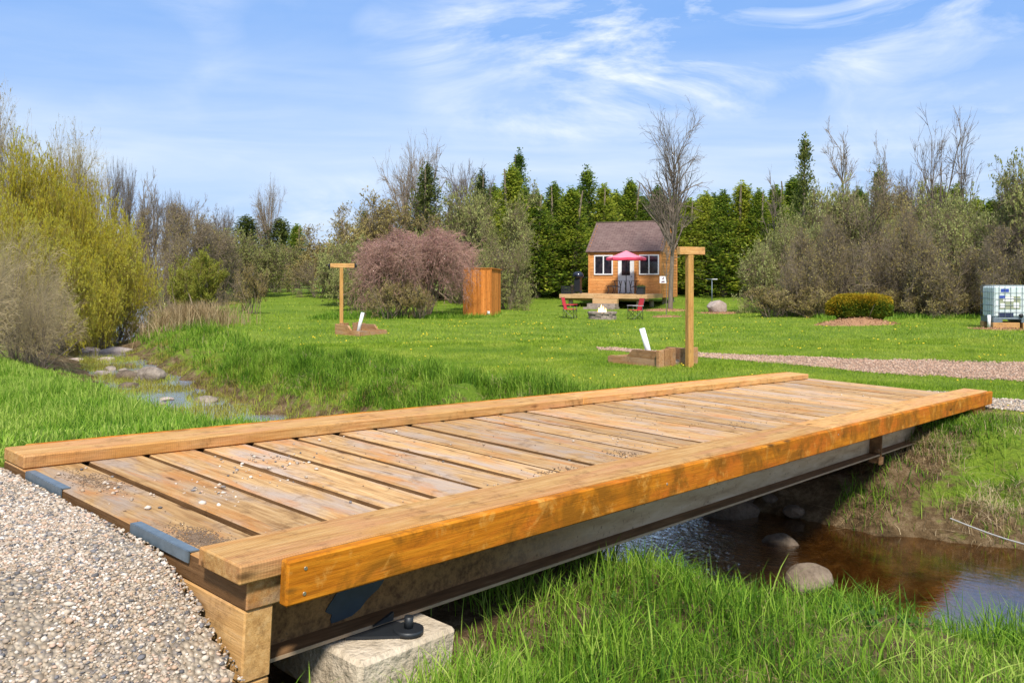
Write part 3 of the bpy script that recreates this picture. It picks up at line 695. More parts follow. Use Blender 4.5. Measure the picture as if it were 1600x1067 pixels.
for (x0_, x1_, y0_, y1_) in ((-W_-.012, -W_+.09, -.014, .06), (-.09, .014, -.014, .06), (-.07, .016, D_-.07, D_+.012)):
    cbd = MB(); cbd.box(x0_, x1_, y0_, y1_, -.02, HW, tone=.6); cbd.build('corner_board', M['siding'], cabin)
# roof: two slabs with local brick pattern, built flat and tilted
pit = math.atan2(RH-HW, D_/2); ln = math.hypot(RH-HW, D_/2)+.14
for sgn in (1, -1):
    k = MB(); k.box(-W_/2-.14, W_/2+.14, 0, ln, 0, .06, bev=.004)
    ro = k.build('roof', M['roof'], cabin)
    if sgn == 1: ro.location = (-W_/2, -.14*math.cos(pit), HW-.14*math.sin(pit)); ro.rotation_euler = (pit, 0, 0)
    else: ro.location = (-W_/2, D_+.14*math.cos(pit), HW-.14*math.sin(pit)); ro.rotation_euler = (pit, 0, math.pi)
k = MB(); k.box(-W_-.15, .15, D_/2-.09, D_/2+.09, RH+.045, RH+.075); k.build('ridge_cap', plain('ridge_cap', (.24, .17, .14), .9), cabin)
k = MB(); k.box(-W_-.06, .06, -.045, -.016, HW-.17, HW-.03, tone=.3); k.build('eave_board', M['siding'], cabin)
def window(x0_, x1_, z0_, z1_):
    f = MB(); w0 = .07
    for a, b, c, d in ((x0_, x1_, z1_-w0, z1_), (x0_, x1_, z0_, z0_+w0), (x0_, x0_+w0, z0_+w0, z1_-w0), (x1_-w0, x1_, z0_+w0, z1_-w0), ((x0_+x1_)/2-.035, (x0_+x1_)/2+.035, z0_+w0, z1_-w0)):
        f.box(a, b, -.045, .01, c, d)
    wo = f.build('window', M['white'], cabin)
    g = MB(); g.box(x0_+.04, x1_-.04, -.02, .005, z0_+.04, z1_-.04); g.build('pane', M['glass'], wo)
window(-W_+.36, -W_+1.52, 1.08, 2.24); window(-1.30, -.12, 1.08, 2.24)
dr = MB(); dr.box(-2.50, -1.66, -.03, .01, .02, 2.04); dr.box(-2.56, -2.50, -.05, .01, .0, 2.1); dr.box(-1.66, -1.60, -.05, .01, 0, 2.1); dr.box(-2.5, -1.66, -.05, .01, 2.04, 2.1)
dr.box(-2.38, -2.12, -.038, -.028, .15, .85); dr.box(-2.04, -1.78, -.038, -.028, .15, .85)
do = dr.build('door', M['white'], cabin)
g = MB(); g.box(-2.34, -1.84, -.040, -.029, 1.05, 1.92); g.build('pane', M['glass'], do)
g = MB(); g.bar((-1.74, -.03, .98), (-1.74, -.08, .98), .03, 10); g.build('handle', M['galv'], do)
fl = MB(); fl.box(-W_-.02, .02, .0, D_+.02, -.24, -.023, tone=.5); fl.build('floor_frame', M['siding'], cabin)
for x_, y_ in ((-.25, D_-.3), (-W_+.3, D_-.3), (-.25, 1.7), (-W_+.3, 1.7)):
    p_ = cl(x_, y_); k = MB(); k.box(x_-.12, x_+.12, y_-.12, y_+.12, gz(p_.x, p_.y)-CBZ-.1, -.24); k.build('pier', M['concrete'], cabin)

porch = empty('porch', (CBX, CBY, CBZ), AY, 'low wooden porch deck with steps in front of the cabin', 'porch')
k = MB(); y_ = -3.2
while y_ < -.09: k.box(-4.95, .06, y_, y_+.135, -.035, -.004, tone=float(rng.random())); y_ += .142
y_ = -.06
while y_ < 1.5: k.box(-5.05, -4.44, y_, y_+.135, -.035, -.004, tone=float(rng.random())); y_ += .142
k.build('deck_boards', M['deckfar'], porch)
k = MB(); k.box(-4.97, .08, -3.245, -3.205, -.23, -.006, tone=.6); k.box(.065, .105, -3.2, -.03, -.23, -.006, tone=.3); k.box(-4.99, -4.955, -3.2, 1.5, -.23, -.006, tone=.3)
k.box(-4.9, .0, -2.75, -2.6, -.36, -.232, tone=.2); k.build('rim_board', M['deckfar'], porch)
for x_, y_ in ((-.55, -2.68), (-2.3, -2.68), (-4.5, -2.68), (-.4, -.6)):
    p_ = cl(x_, y_); k = MB(); k.bar((x_, y_, gz(p_.x, p_.y)-CBZ-.1), (x_, y_, -.36), .13, 14); k.build('pier', M['concrete'], porch)
zb = gz(*cl(-3.4, -3.6)[:2])-CBZ
k = MB(); k.box(-2.90, -1.50, -3.52, -3.25, -.50, -.243, tone=.7); k.build('step', M['deckfar'], porch)
k = MB(); k.box(-3.10, -1.50, -3.86, -3.25, -.69, -.503, tone=.3); k.build('step', M['stonewall'], porch)
k = MB(); k.box(-3.2, -1.45, -4.2, -3.25, zb-.1, -.693, tone=.6); k.build('step', M['stonewall'], porch)

# kettle barbecue, storage box, picnic table, parasol and planter on the porch
def on_porch(name, x_, y_, label, cat, group=None):
    p_ = cl(x_, y_, 0); return empty(name, (p_.x, p_.y, CBZ-.004), AY, label, cat, group)
g = on_porch('barbecue', -4.5, -1.5, 'dark domed barbecue grill with side shelf standing on the left end of the porch', 'barbecue')
k = MB(); k.lathe([(.0, .86), (.18, .87), (.29, .93), (.32, 1.0)], n=22); k.build('bowl', M['navy'], g)
k = MB(); k.lathe([(.33, 1.003), (.325, 1.09), (.26, 1.2), (.14, 1.265), (0.0, 1.28)], n=22); k.box(-.09, .09, -.37, -.34, 1.05, 1.075); k.build('lid', M['navy'], g)
k = MB(); k.box(.33, .62, -.18, .18, .93, .955); k.build('side_shelf', M['navy'], g)
k = MB(); k.box(-.18, .18, -.17, .17, .10, .86, bev=.01); k.build('cabinet', M['black'], g)
for sx_ in (-.22, .22): k = MB(); k.bar((sx_, -.15, .09), (sx_, -.11, .09), .09, 16); k.build('wheel', M['blackplastic'], g)
g = on_porch('storage_crate', -4.68, -2.75, 'low black slatted crate at the left corner of the porch', 'crate')
k = MB(); k.box(-.30, .30, -.2, .2, 0, .04)
for q in range(4): k.box(-.30, .30, -.2, -.18, .06+q*.1, .13+q*.1); k.box(-.30, .30, .18, .2, .06+q*.1, .13+q*.1); k.box(-.30, -.28, -.18, .18, .06+q*.1, .13+q*.1); k.box(.28, .30, -.18, .18, .06+q*.1, .13+q*.1)
k.build('slats', M['blackplastic'], g)
for a in (-.28, .28):
    for b in (-.18, .18): k = MB(); k.box(a-.02, a+.02, b-.02, b+.02, .0, .46); k.build('corner_post', M['blackplastic'], g)
g = on_porch('picnic_table', -1.62, -1.6, 'black metal picnic table with attached benches under the red parasol', 'picnic table')
def slab(m_, x0_, x1_, z_, w0=.06):
    yy = -.55
    while yy < .55: m_.box(x0_, x1_, yy, yy+.07, z_-.012, z_); yy += .10
    m_.box(x0_, x0_+.03, -.56, .56, z_-.03, z_-.013); m_.box(x1_-.03, x1_, -.56, .56, z_-.03, z_-.013)
k = MB(); slab(k, -.60, .60, .76); k.build('table_top', M['black'], g)
for sx_ in (-1, 1):
    k = MB(); slab(k, *sorted((sx_*.62, sx_*.98)), .46); k.build('bench', M['black'], g)
for yy in (-.45, .45):
    k = MB()
    for sx_ in (-1, 1):
        k.path([(sx_*.10, yy, .73), (sx_*.16, yy, .3), (sx_*.12, yy, .02)], .022)
        k.path([(sx_*.5, yy, .73), (sx_*.42, yy, .35), (sx_*.52, yy, .02)], .022)
        k.path([(sx_*.42, yy, .35), (sx_*.62, yy, .42), (sx_*.9, yy, .43), (sx_*.84, yy, .2), (sx_*.92, yy, .015)], .022)
    k.build('leg_frame', M['black'], g)
g = on_porch('parasol', -1.58, -1.6, 'pale red parasol open over the black picnic table', 'parasol')
k = MB(); k.bar((0, 0, .02), (0, 0, 2.42), .022, 10); k.build('pole', M['black'], g)
k = MB(); k.lathe([(0, 0), (.24, .0), (.24, .04), (.05, .08), (0, .08)], n=18); k.build('base', M['black'], g)
c_ = MB(); ring = [[], []]; top = c_.bm.verts.new((0, 0, 2.44))
mid = [c_.bm.verts.new((.58*math.cos(math.pi/4*q+.39), .58*math.sin(math.pi/4*q+.39), 2.19)) for q in range(8)]
rim = [c_.bm.verts.new((1.12*math.cos(math.pi/4*q+.39), 1.12*math.sin(math.pi/4*q+.39), 2.03)) for q in range(8)]
rmd = [c_.bm.verts.new((1.00*math.cos(math.pi/4*(q+.5)+.39), 1.00*math.sin(math.pi/4*(q+.5)+.39), 2.01)) for q in range(8)]
for q in range(8):
    c_.bm.faces.new((top, mid[q], mid[(q+1) % 8])); c_.bm.faces.new((mid[q], rim[q], rmd[q])); c_.bm.faces.new((mid[q], rmd[q], mid[(q+1) % 8])); c_.bm.faces.new((mid[(q+1) % 8], rmd[q], rim[(q+1) % 8]))
cn = c_.build('canopy', M['umbrella_pale'], g)
v_ = MB()
R1 = [(1.12*math.cos(math.pi/4*q+.39), 1.12*math.sin(math.pi/4*q+.39)) for q in range(8)]; R2 = [(1.0*math.cos(math.pi/4*(q+.5)+.39), 1.0*math.sin(math.pi/4*(q+.5)+.39)) for q in range(8)]
lp = [p for q in range(8) for p in ((R1[q][0], R1[q][1], 2.03), (R2[q][0], R2[q][1], 2.01))]
A = [v_.bm.verts.new(p) for p in lp]; B = [v_.bm.verts.new((p[0]*1.005, p[1]*1.005, p[2]-.13)) for p in lp]
for q in range(16): v_.bm.faces.new((A[q], A[(q+1) % 16], B[(q+1) % 16], B[q]))
v_.build('valance', M['umbrella'], cn)
k = MB()
for q in range(8): k.bar((0, 0, 2.36), (1.08*math.cos(math.pi/4*q+.39), 1.08*math.sin(math.pi/4*q+.39), 2.0), .008, 5)
k.build('ribs', M['black'], g)
g = on_porch('planter_box', -.42, -2.65, 'square black planter box with low green plants on the right of the porch', 'planter')
k = MB(); k.box(-.2, .2, -.2, .2, 0, .36, bev=.015); k.box(-.23, .23, -.23, .23, .36, .41, bev=.01); k.build('box', M['blackplastic'], g)
n = 500; P = np.stack([rng.normal(0, .1, n), rng.normal(0, .1, n), .38+np.abs(rng.normal(0, .05, n))], -1); V, F, tn = leafquads(rng, P, .05)
link('leaves', raw_mesh('leaves', V, [F], M['plant'], tn), g)

# fire pit and the folding chairs
fx, fy = 4.0, 37.2; fz = gz(fx, fy)
g = empty('fire_pit', (fx, fy, fz), 0, 'round stacked grey stone fire pit between the two red chairs', 'fire pit')
k = MB(); rr_ = np.random.default_rng(4)
for lay in range(4):
    z0_ = .09*lay-.02; nb_ = 13; off = lay*.25
    for q in range(nb_):
        a0 = 2*math.pi*(q+off)/nb_; a1 = 2*math.pi*(q+off+.93)/nb_; ri, ro_ = .42, .60+rr_.uniform(-.02, .025)
        if lay == 3: ri, ro_ = .40, .645
        pl = [(ri*math.cos(a0), ri*math.sin(a0)), (ro_*math.cos(a0), ro_*math.sin(a0)), (ro_*1.02*math.cos((a0+a1)/2), ro_*1.02*math.sin((a0+a1)/2)), (ro_*math.cos(a1), ro_*math.sin(a1)), (ri*math.cos(a1), ri*math.sin(a1))]
        k.prism(pl, 'z', z0_, z0_+.083, tone=float(rr_.random()))
k.build('stone_ring', M['stonewall'], g)
k = MB()
for q in range(6):
    a = q*1.1; k.bar((.33*math.cos(a), .33*math.sin(a), .12), (-.2*math.cos(a+.4), -.2*math.sin(a+.4), .26), .045, 8)
k.build('log', M['bark_dark'], g)
fr_ = empty('fire', (fx, fy, fz+.27), 0, 'small yellow flames burning in the stone fire pit', 'fire'); k = MB()
for dx, h_, r_ in ((-.14, .24, .05), (-.04, .38, .06), (.05, .30, .05), (.15, .22, .04), (.0, .2, .07)): k.lathe([(r_*.4, 0), (r_, h_*.25), (r_*.6, h_*.6), (.004, h_)], c=(dx, rr_.uniform(-.06, .06)), n=8)
k.build('flames', M['flame'], fr_)
def fold_chair(x_, y_, rz, label):
    g = empty('camp_chair', (x_, y_, gz(x_, y_)), rz, label, 'camp chair', 'camp chairs by the fire pit')
    k = MB(); k.box(-.22, .22, -.26, .26, .40, .42); k.build('seat', M['red'], g)
    k = MB(); k.prism([(-.24, .42), (-.22, .42), (-.34, .93), (-.36, .93)], 'y', -.25, .25); k.build('backrest', M['red'], g)
    for s in (-1, 1):
        k = MB(); k.box(-.27, .25, s*.29-.03, s*.29+.03, .60, .625); k.build('armrest', M['red'], g)
        k = MB(); k.bar((.22, s*.28, 0), (.22, s*.28, .60), .011, 8); k.build('leg', M['black'], g)
        k = MB(); k.bar((-.25, s*.28, 0), (-.23, s*.28, .60), .011, 8); k.bar((-.23, s*.27, .42), (-.35, s*.26, .94), .011, 8); k.build('leg', M['black'], g)
        k = MB(); k.bar((.22, s*.28, .02), (-.24, s*.28, .42), .008, 6); k.bar((-.25, s*.28, .02), (.22, s*.28, .42), .008, 6); k.build('side_brace', M['black'], g)
    k = MB(); k.bar((.22, -.28, .02), (.22, .28, .42), .008, 6); k.bar((.22, .28, .02), (.22, -.28, .42), .008, 6)
    k.bar((-.25, -.28, .02), (-.24, .28, .42), .008, 6); k.bar((-.25, .28, .02), (-.24, -.28, .42), .008, 6); k.build('cross_brace', M['black'], g)
    return g
fold_chair(2.58, 37.2, R(-20), 'red folding camp chair left of the stone fire pit, seen from its side')
c2 = fold_chair(5.42, 37.0, R(196), 'red folding camp chair with grey arms right of the stone fire pit')
for ch in c2.children:
    if ch.name.startswith('armrest'): ch.data.materials[0] = M['greyfabric']

# shed clad in upright boards
sx0, sy0 = -1.62, 39.4
sh = empty('shed', (sx0, sy0, gz(sx0, sy0)), R(-18), 'narrow reddish wooden shed of upright boards beside the reddish bush', 'shed')
def board_wall(a, b, horizontal, const, out, H0, H1, wd):
    q = a; 
    while q < b-.02:
        e = min(q+wd-.012, b); t0 = float(rng.random())
        if horizontal: k.box(q, e, min(const, const+out), max(const, const+out), .05, H0, tone=t0); k.box(e-.025, min(e+.035, b), min(const+out, const+out*2), max(const+out, const+out*2), .05, H0, tone=1-t0)
        else: k.box(min(const, const+out), max(const, const+out), q, e, .05, H0, tone=t0)
        q += wd
k = MB(); k.box(-.7, .68, 0.01, 1.3, .04, 2.18, tone=.3); board_wall(-.72, .72, True, .01, -.02, 2.22, 0, .235)
board_wall(0.0, 1.32, False, -.70, -.02, 2.2, 0, .11); board_wall(0.0, 1.32, False, .68, .02, 2.2, 0, .235); k.build('wall', M['shedwood'], sh)
k = MB(); k.prism([(-.05, 2.225), (1.36, 2.17), (1.36, 2.21), (-.05, 2.265)], 'x', -.74, .76, tone=.4); k.build('roof', M['shedwood'], sh)
k = MB(); k.box(.50, .63, -.05, -.032, .12, .25, bev=.005); k.build('vent', M['white'], sh)

# T-shaped posts and horseshoe pits
def tpost(x_, y_, H_, rz, label, brackets, cl_=.53):
    g = empty('t_post', (x_, y_, gz(x_, y_)), rz, label, 'post', 'timber t posts by the pits')
    k = MB(); k.box(-.055, .055, -.055, .055, -.1, H_-.14, tone=.4, bev=.006); k.build('upright', M['cedarwood'], g)
    k = MB(); k.box(-cl_/2+.03, cl_/2+.03, -.06, .06, H_-.138, H_, tone=.8, bev=.008); k.build('crossbar', M['kerb'], g)
    if brackets:
        for s in (-1, 1):
            k = MB(); k.box(s*.385-.012+.03, s*.385+.012+.03, -.08, .08, H_-.16, H_-.0, bev=.004); k.bar((s*.40+.03, 0, H_-.07), (s*.44+.03, 0, H_-.07), .05, 12); k.build('lamp', M['black'], g)
tpost(3.17, 15.0, 2.14, R(22), 'taller looking plain timber T post right behind the bridge, in front of the cabin', False)
tpost(-5.30, 26.1, 2.17, R(8), 'timber T post with small dark lamps on its arms, near the stream bank', True, .74)
def pit(x_, y_, rz, label, Lp=1.25, Wd=.95):
    g = empty('horseshoe_pit', (x_, y_, gz(x_, y_)), rz, label, 'horseshoe pit', 'wooden horseshoe pits on the lawn')
    for s in (-1, 1):
        for j, (h0, h1, l1, sl) in enumerate(((-.03, .125, Lp, .04), (.13, .27, .78, .15))):
            k = MB(); yy = s*Wd/2
            k.prism([(0, h0), (l1, h0), (l1-sl, h1), (0, h1)], 'y', yy-.035, yy+.035, tone=float(rng.random())); k.build('side_board', M['pitwood'], g)
    k = MB(); q = -Wd/2-.03
    while q < Wd/2-.02:
        if not (-.1 < q < .02): k.box(-.075, -.005, q, q+.14, -.05, .30+rng.uniform(-.02, .03), tone=float(rng.random()), bev=.006)
        q += .158
    k.build('back_board', M['pitwood'], g)
    k = MB(); k.box(Lp-.02, Lp+.05, -Wd/2, Wd/2, -.03, .10, tone=.5); k.build('front_board', M['pitwood'], g)
    k = MB(); k.box(0.0, Lp-.03, -Wd/2+.04, Wd/2-.04, -.04, .05); k.build('sand', plain('pit_sand', (.26, .19, .12), .95, var=.25), g)
    return g
pit(3.02, 15.35, R(129), 'stepped wooden horseshoe pit with upright back boards beside the nearer T post')
pit(-5.05, 26.2, R(-52+6), 'stepped wooden horseshoe pit at the foot of the farther T post by the stream')
def pipe(x_, y_, dx, H_, label, z0_=-.02):
    g = MB(); g.bar((0, 0, z0_), (dx, -.05, H_), .052, 16); o_ = g.build('white_pipe', M['whitepipe']); o_.location = (x_, y_, gz(x_, y_)); tag(o_, label, 'pipe', 'white pipes leaning in the pits')
pipe(2.60, 15.55, -.20, .66, 'white plastic pipe leaning left in the nearer horseshoe pit')
pipe(-4.72, 25.6, .18, .66, 'white plastic pipe leaning right in the farther horseshoe pit')

# solar lamp, hedge, tank
g = empty('solar_lamp', (10.05, 42.2, gz(10.05, 42.2)), R(20), 'thin pole solar lamp standing behind the pale boulder', 'lamp')
k = MB(); k.bar((0, 0, 0), (0, 0, 1.62), .022, 8); k.build('pole', M['galv'], g)
k = MB(); k.box(-.02, .26, -.09, .09, 1.60, 1.64); k.build('lamp_head', M['white'], g)
k = MB(); k.box(-.36, -.02, -.015, .015, 1.61, 1.63); k.build('arm', M['galv'], g)
tx, ty = 16.35, 26.6; tz_ = gz(tx, ty)
g = empty('water_tank', (tx, ty, tz_+.22), R(-10), 'white caged plastic water tank on timber blocks at the right edge', 'water tank')
k = MB(); k.box(-1.17, .6, -.5, .5, .16, 1.13, bev=.05); k.build('tank', M['tank'], g)
k = MB()
for z_ in (.14, .34, .54, .74, .94, 1.15):
    for a, b in (((-1.20, -.53), (.63, -.53)), ((.63, -.53), (.63, .53)), ((.63, .53), (-1.20, .53)), ((-1.20, .53), (-1.20, -.53))): k.bar((*a, z_), (*b, z_), .007, 6)
for q in range(12): k.bar((-1.20+q*.1664, -.53, .14), (-1.20+q*.1664, -.53, 1.15), .007, 6); k.bar((-1.20+q*.1664, .53, .14), (-1.20+q*.1664, .53, 1.15), .007, 6)
for q in range(1, 6): k.bar((-1.20, -.53+q*.177, .14), (-1.20, -.53+q*.177, 1.15), .007, 6)
k.build('cage', M['galv'], g)
k = MB(); k.box(-1.2, .62, -.54, .54, .10, .14); k.box(-1.2, -.95, -.54, .54, 0, .10); k.box(-.4, -.2, -.54, .54, 0, .10); k.box(.4, .62, -.54, .54, 0, .10); k.build('pallet', M['galv'], g)
for a, b in ((-1.05, -.62), (-.25, .2)): k = MB(); k.box(a, b, -.515, -.505, .17, .30); k.build('foot_recess', M['darkblue'], g)
k = MB(); k.lathe([(.06, 0), (.06, .06), (.0, .06)], n=12); k.bar((0, 0, 0), (0, 0, .1), .03); vo_ = k.build('valve', M['blackplastic'], g); vo_.location = (-.42, -.53, .22); vo_.rotation_euler = (R(90), 0, 0)
def plaque(name, mat, x0_, x1_, z0_, z1_, par, d_=-.507):
    k = MB(); k.box(x0_, x1_, d_-.006, d_, z0_, z1_); return k.build(name, mat, par)
pb = plaque('label', plain('label_ochre', (.30, .33, .22), .6), -1.03, -.42, .42, .82, g)
plaque('label', M['white'], -.92, -.62, .66, .80, g, -.514); plaque('label', M['blue'], -.98, -.75, .94, 1.05, g); plaque('label', M['blue'], -1.03, -.86, .76, .84, g, -.5215)
plaque('label', M['white'], -1.0, -.86, .46, .60, g, -.514); plaque('label', M['white'], -.62, -.46, .46, .62, g, -.514)
for i, (a, b, lab) in enumerate(((-1.22, -.45, 'short squared timber block under the left end of the caged tank'), (-.36, .62, 'longer squared timber block under the middle of the caged tank'))):
    k = MB(); k.box(a, b, -.55, -.25, -.05, .215, tone=.3+.4*i, bev=.01); k.box(a, b, .25, .55, -.05, .215, tone=.6, bev=.01)
    o_ = k.build('timber_block', M['endwood']); o_.location = (tx, ty, tz_); o_.rotation_euler = (0, 0, R(-10)); tag(o_, lab, 'timber block')
k = MB(); k.bar((0, 0, 0), (0, 0, .42), .05, 14); o_ = k.build('white_pipe', M['whitepipe']); px_, py_ = tx-1.32, ty-.15; o_.location = (px_, py_, gz(px_, py_)); tag(o_, 'short upright white pipe beside the timber block of the tank', 'pipe')
# rope across the water
k = MB(); a = Vector((3.42, 6.55, -1.86)); b = Vector((3.9, 4.9, -1.62)); pts = [a.lerp(b, q/10)+Vector((0, 0, -.10*math.sin(math.pi*q/10))) for q in range(11)]
k.path(pts, .0055, 6); o_ = k.build('rope', M['rope']); tag(o_, 'thin pale rope stretched from the far bank over the dark water', 'rope')
# mulch
def mulch(x_, y_, rx, ry, h_, label, n_=900, s_=.05):
    r_ = np.random.default_rng(int(abs(x_*100+y_))); a = np.linspace(0, 2*np.pi, 28, endpoint=False); Vv = [[x_, y_, gz(x_, y_)+h_]]
    for q in (.45, .8, 1.0):
        for an in a: xx = x_+rx*q*math.cos(an)*(1+.06*math.sin(an*5)); yy = y_+ry*q*math.sin(an)*(1+.06*math.sin(an*5)); Vv.append([xx, yy, gz(xx, yy)+h_*(1-q**1.6)-.004])
    Vv = np.array(Vv); T = np.array([[0, 1+i, 1+(i+1) % 28] for i in range(28)]); Q = np.array([[1+r*28+i, 1+(r+1)*28+i, 1+(r+1)*28+(i+1) % 28, 1+r*28+(i+1) % 28] for r in range(2) for i in range(28)])
    an = r_.uniform(0, 6.28, n_); q = np.sqrt(r_.random(n_)); cx_ = x_+rx*1.04*q*np.cos(an); cy_ = y_+ry*1.04*q*np.sin(an)
    P = np.stack([cx_, cy_, ground(cx_, cy_)+h_*np.clip(1-q**1.6, 0, 1)+.012], -1)
    LV, LF, lt = leafquads(r_, P, r_.uniform(s_*.6, s_*1.4, n_), 0, .5)
    V, F, tn, ms = join([(Vv, [T, Q], np.full(len(Vv), .3), [0, 0]), (LV, [LF], lt, [0])])
    o_ = link('mulch', raw_mesh('mulch', V, F, [M['mulch']], tn)); tag(o_, label, 'mulch', kind='stuff')
mulch(8.0, 43.9, 1.3, 1.0, .10, 'orange mulch ring around the tall bare tree'); mulch(7.05, 38.2, .7, .45, .05, 'small pale mulch patch around the thin sapling', 400)
mulch(10.0, 40.7, 1.0, .7, .06, 'orange mulch ring around the pale boulder', 600); mulch(11.75, 28.6, 1.35, 1.15, .22, 'heap of orange mulch under the clipped golden hedge', 1500)
mulch(15.0, 25.7, .95, .6, .05, 'orange mulch spread at the foot of the tank timber blocks', 600)

# ------------------------------------------------------------------ trees and shrubs
def norm(a): return a/np.maximum(np.linalg.norm(a, axis=-1, keepdims=True), 1e-9)
def grow(rng, S, D, L, R0, K=5, jit=.15, trop=0.0, taper=.35, side=None):
    n = len(S); P = [S]; d = norm(D); rr = [R0]
    for k in range(1, K):
        d = d+rng.normal(0, jit, (n, 3)); d[:, 2] += trop
        if side is not None: d = d+side
        d = norm(d); P.append(P[-1]+d*(L/(K-1))[:, None]); rr.append(R0*(1-(1-taper)*k/(K-1)))
    return np.stack(P, 1), np.stack(rr, 1)
def spawn(rng, PR, n, tmin, tmax, ang, L, rf=.5, bias=None, rmin=.002, **kw):
    P, Rr = PR; N, K, _ = P.shape
    wts = np.linalg.norm(P[:, -1]-P[:, 0], axis=1); pi = rng.choice(N, n, p=wts/wts.sum())
    t = rng.uniform(tmin, tmax, n)*(K-1); k = np.minimum(t.astype(int), K-2); f = (t-k)[:, None]
    S = P[pi, k]*(1-f)+P[pi, k+1]*f; T = norm(P[pi, k+1]-P[pi, k]); r = Rr[pi, k]*(1-f[:, 0])+Rr[pi, k+1]*f[:, 0]
    q = norm(np.cross(T, rng.normal(size=(n, 3)))); a = np.radians(np.abs(rng.normal(ang, ang*.3, n)))[:, None]
    D = T*np.cos(a)+q*np.sin(a)
    if bias is not None: D = D+np.array(bias)
    Ln = L*rng.uniform(.55, 1.25, n)*(1-.45*t/(K-1))
    return grow(rng, S, D, Ln, np.maximum(r*rf, rmin), **kw)
def tubes(PR, S=3):
    P, Rr = PR; N, K, _ = P.shape
    T = norm(np.gradient(P, axis=1)); ref = np.array([.31, .87, .12]); n1 = norm(np.cross(T, ref)); n2 = np.cross(T, n1)
    a = np.arange(S)*2*np.pi/S
    V = P[:, :, None]+Rr[:, :, None, None]*(np.cos(a)[None, None, :, None]*n1[:, :, None]+np.sin(a)[None, None, :, None]*n2[:, :, None])
    id_ = np.arange(N*K*S).reshape(N, K, S); A = id_[:, :-1]; B = id_[:, 1:]
    F = np.stack([A, np.roll(A, -1, 2), np.roll(B, -1, 2), B], -1).reshape(-1, 4)
    return V.reshape(-1, 3), F
def pts_on(rng, PR, n, spread, tmin=.2, tmax=1.0):
    P, _ = PR; N, K, _ = P.shape; pi = rng.integers(0, N, n); t = rng.uniform(tmin, tmax, n)*(K-1); k = np.minimum(t.astype(int), K-2); f = (t-k)[:, None]
    return P[pi, k]*(1-f)+P[pi, k+1]*f+rng.normal(0, spread, (n, 3)), norm(P[pi, k+1]-P[pi, k])
PROTO = {}
def make_proto(key, trunk_parts, crown_parts, tmat, cmats):
    """trunk_parts: [(PR, sides)], crown_parts: [(V, [F], tone, [mat])]"""
    ps = []
    for PR, S in trunk_parts:
        V, F = tubes(PR, S); ps.append((V, [F], np.full(len(V), .5), [0]))
    V, F, tn, ms = join(ps); tm = raw_mesh('trunk', V, F, tmat, tn, ms, smooth=True)
    V2, F2, t2, m2 = join(crown_parts); cm = raw_mesh('crown', V2, F2, cmats, t2, m2)
    allz = np.concatenate([V[:, 2], V2[:, 2]]); h = np.percentile(allz, 99.7); r = np.percentile(np.hypot(V2[:, 0], V2[:, 1]), 97)
    PROTO[key] = (tm, cm, float(h), float(r)*2)
def twigpart(PR, S=3, mat=0): V, F = tubes(PR, S); return (V, [F], np.full(len(V), .5), [mat])
def leafpart(rng, P, S, mat, up=0.0, aspect=.55, D=None, N=None): V, F, tn = leafquads(rng, P, S, up, aspect, D=D, N=N); return (V, [F], tn, [mat])

def cedar(key, seed, h, w, n=13000, dens=380, mat='cedar', ls=.15, spiky=.5, open_=.0):
    r = np.random.default_rng(seed)
    tr = grow(r, np.zeros((1, 3)), np.array([[0, 0, 1.]]), np.array([h*.97]), np.array([.035*w+.04]), K=9, jit=.012, taper=.12)
    # branch lines
    t = r.random(dens)**.85*.97+.02; az_ = r.uniform(0, 6.283, dens)
    lobes = 1+.12*np.sin(az_*3+t*9+seed)+.12*np.sin(az_*5-t*17)
    prof = np.where(t < .12, .75+t*2, (1-(t-.12)/.88)**.85)*w*.5*lobes*r.uniform(.65, 1.12, dens)
    prof = np.maximum(prof, .10*w*(1-t)+.05); prof[t > .8] *= spiky+.35
    S = np.stack([np.zeros(dens), np.zeros(dens), t*h*.97], -1); el_ = r.normal(.25, .25, dens)+.5*t
    D = np.stack([np.cos(az_)*np.cos(el_), np.sin(az_)*np.cos(el_), np.sin(el_)], -1)
    br = grow(r, S, D, prof, np.full(dens, .016), K=4, jit=.10, trop=.10, taper=.3)
    P, T = pts_on(r, br, n, .10*w/2.2, .25+open_, 1.03)
    tt_ = np.clip(P[:, 2]/h, 0, 1); P[:, :2] *= (1-.38*np.clip((tt_-.55)/.45, 0, 1))[:, None]; P[:, 2] = np.maximum(P[:, 2], .12); nl = n//60; P[:nl, 0] = r.normal(0, .05, nl); P[:nl, 1] = r.normal(0, .05, nl); P[:nl, 2] = h*r.uniform(.86, 1.02, nl)
    out = norm(P*np.array([1, 1, 0])+1e-6)
    top = P[:, 2]/h
    sz = ls*r.uniform(.5, 1.25, n)*(1-.35*top)
    make_proto(key, [(tr, 6)], [twigpart(br, 3, 0), leafpart(r, P, sz, 1, .35, .55, D=T*.6+out*.3, N=out+np.array([0, 0, .7]))], M['bark_brown'], [M['bark_brown'], M[mat]])
cedar('cedar0', 1, 8, 3.0); cedar('cedar1', 2, 8, 3.4); cedar('cedar2', 3, 8, 2.6, spiky=.9)
cedar('cedar3', 4, 9, 2.8, n=7000, dens=150, spiky=1.0, open_=.1)
cedar('spruce', 7, 9, 3.6, n=5200, dens=95, mat='cedar_dark', spiky=1.0, open_=.25, ls=.19); cedar('darkfir', 8, 8, 3.8, n=8000, mat='cedar_dark')

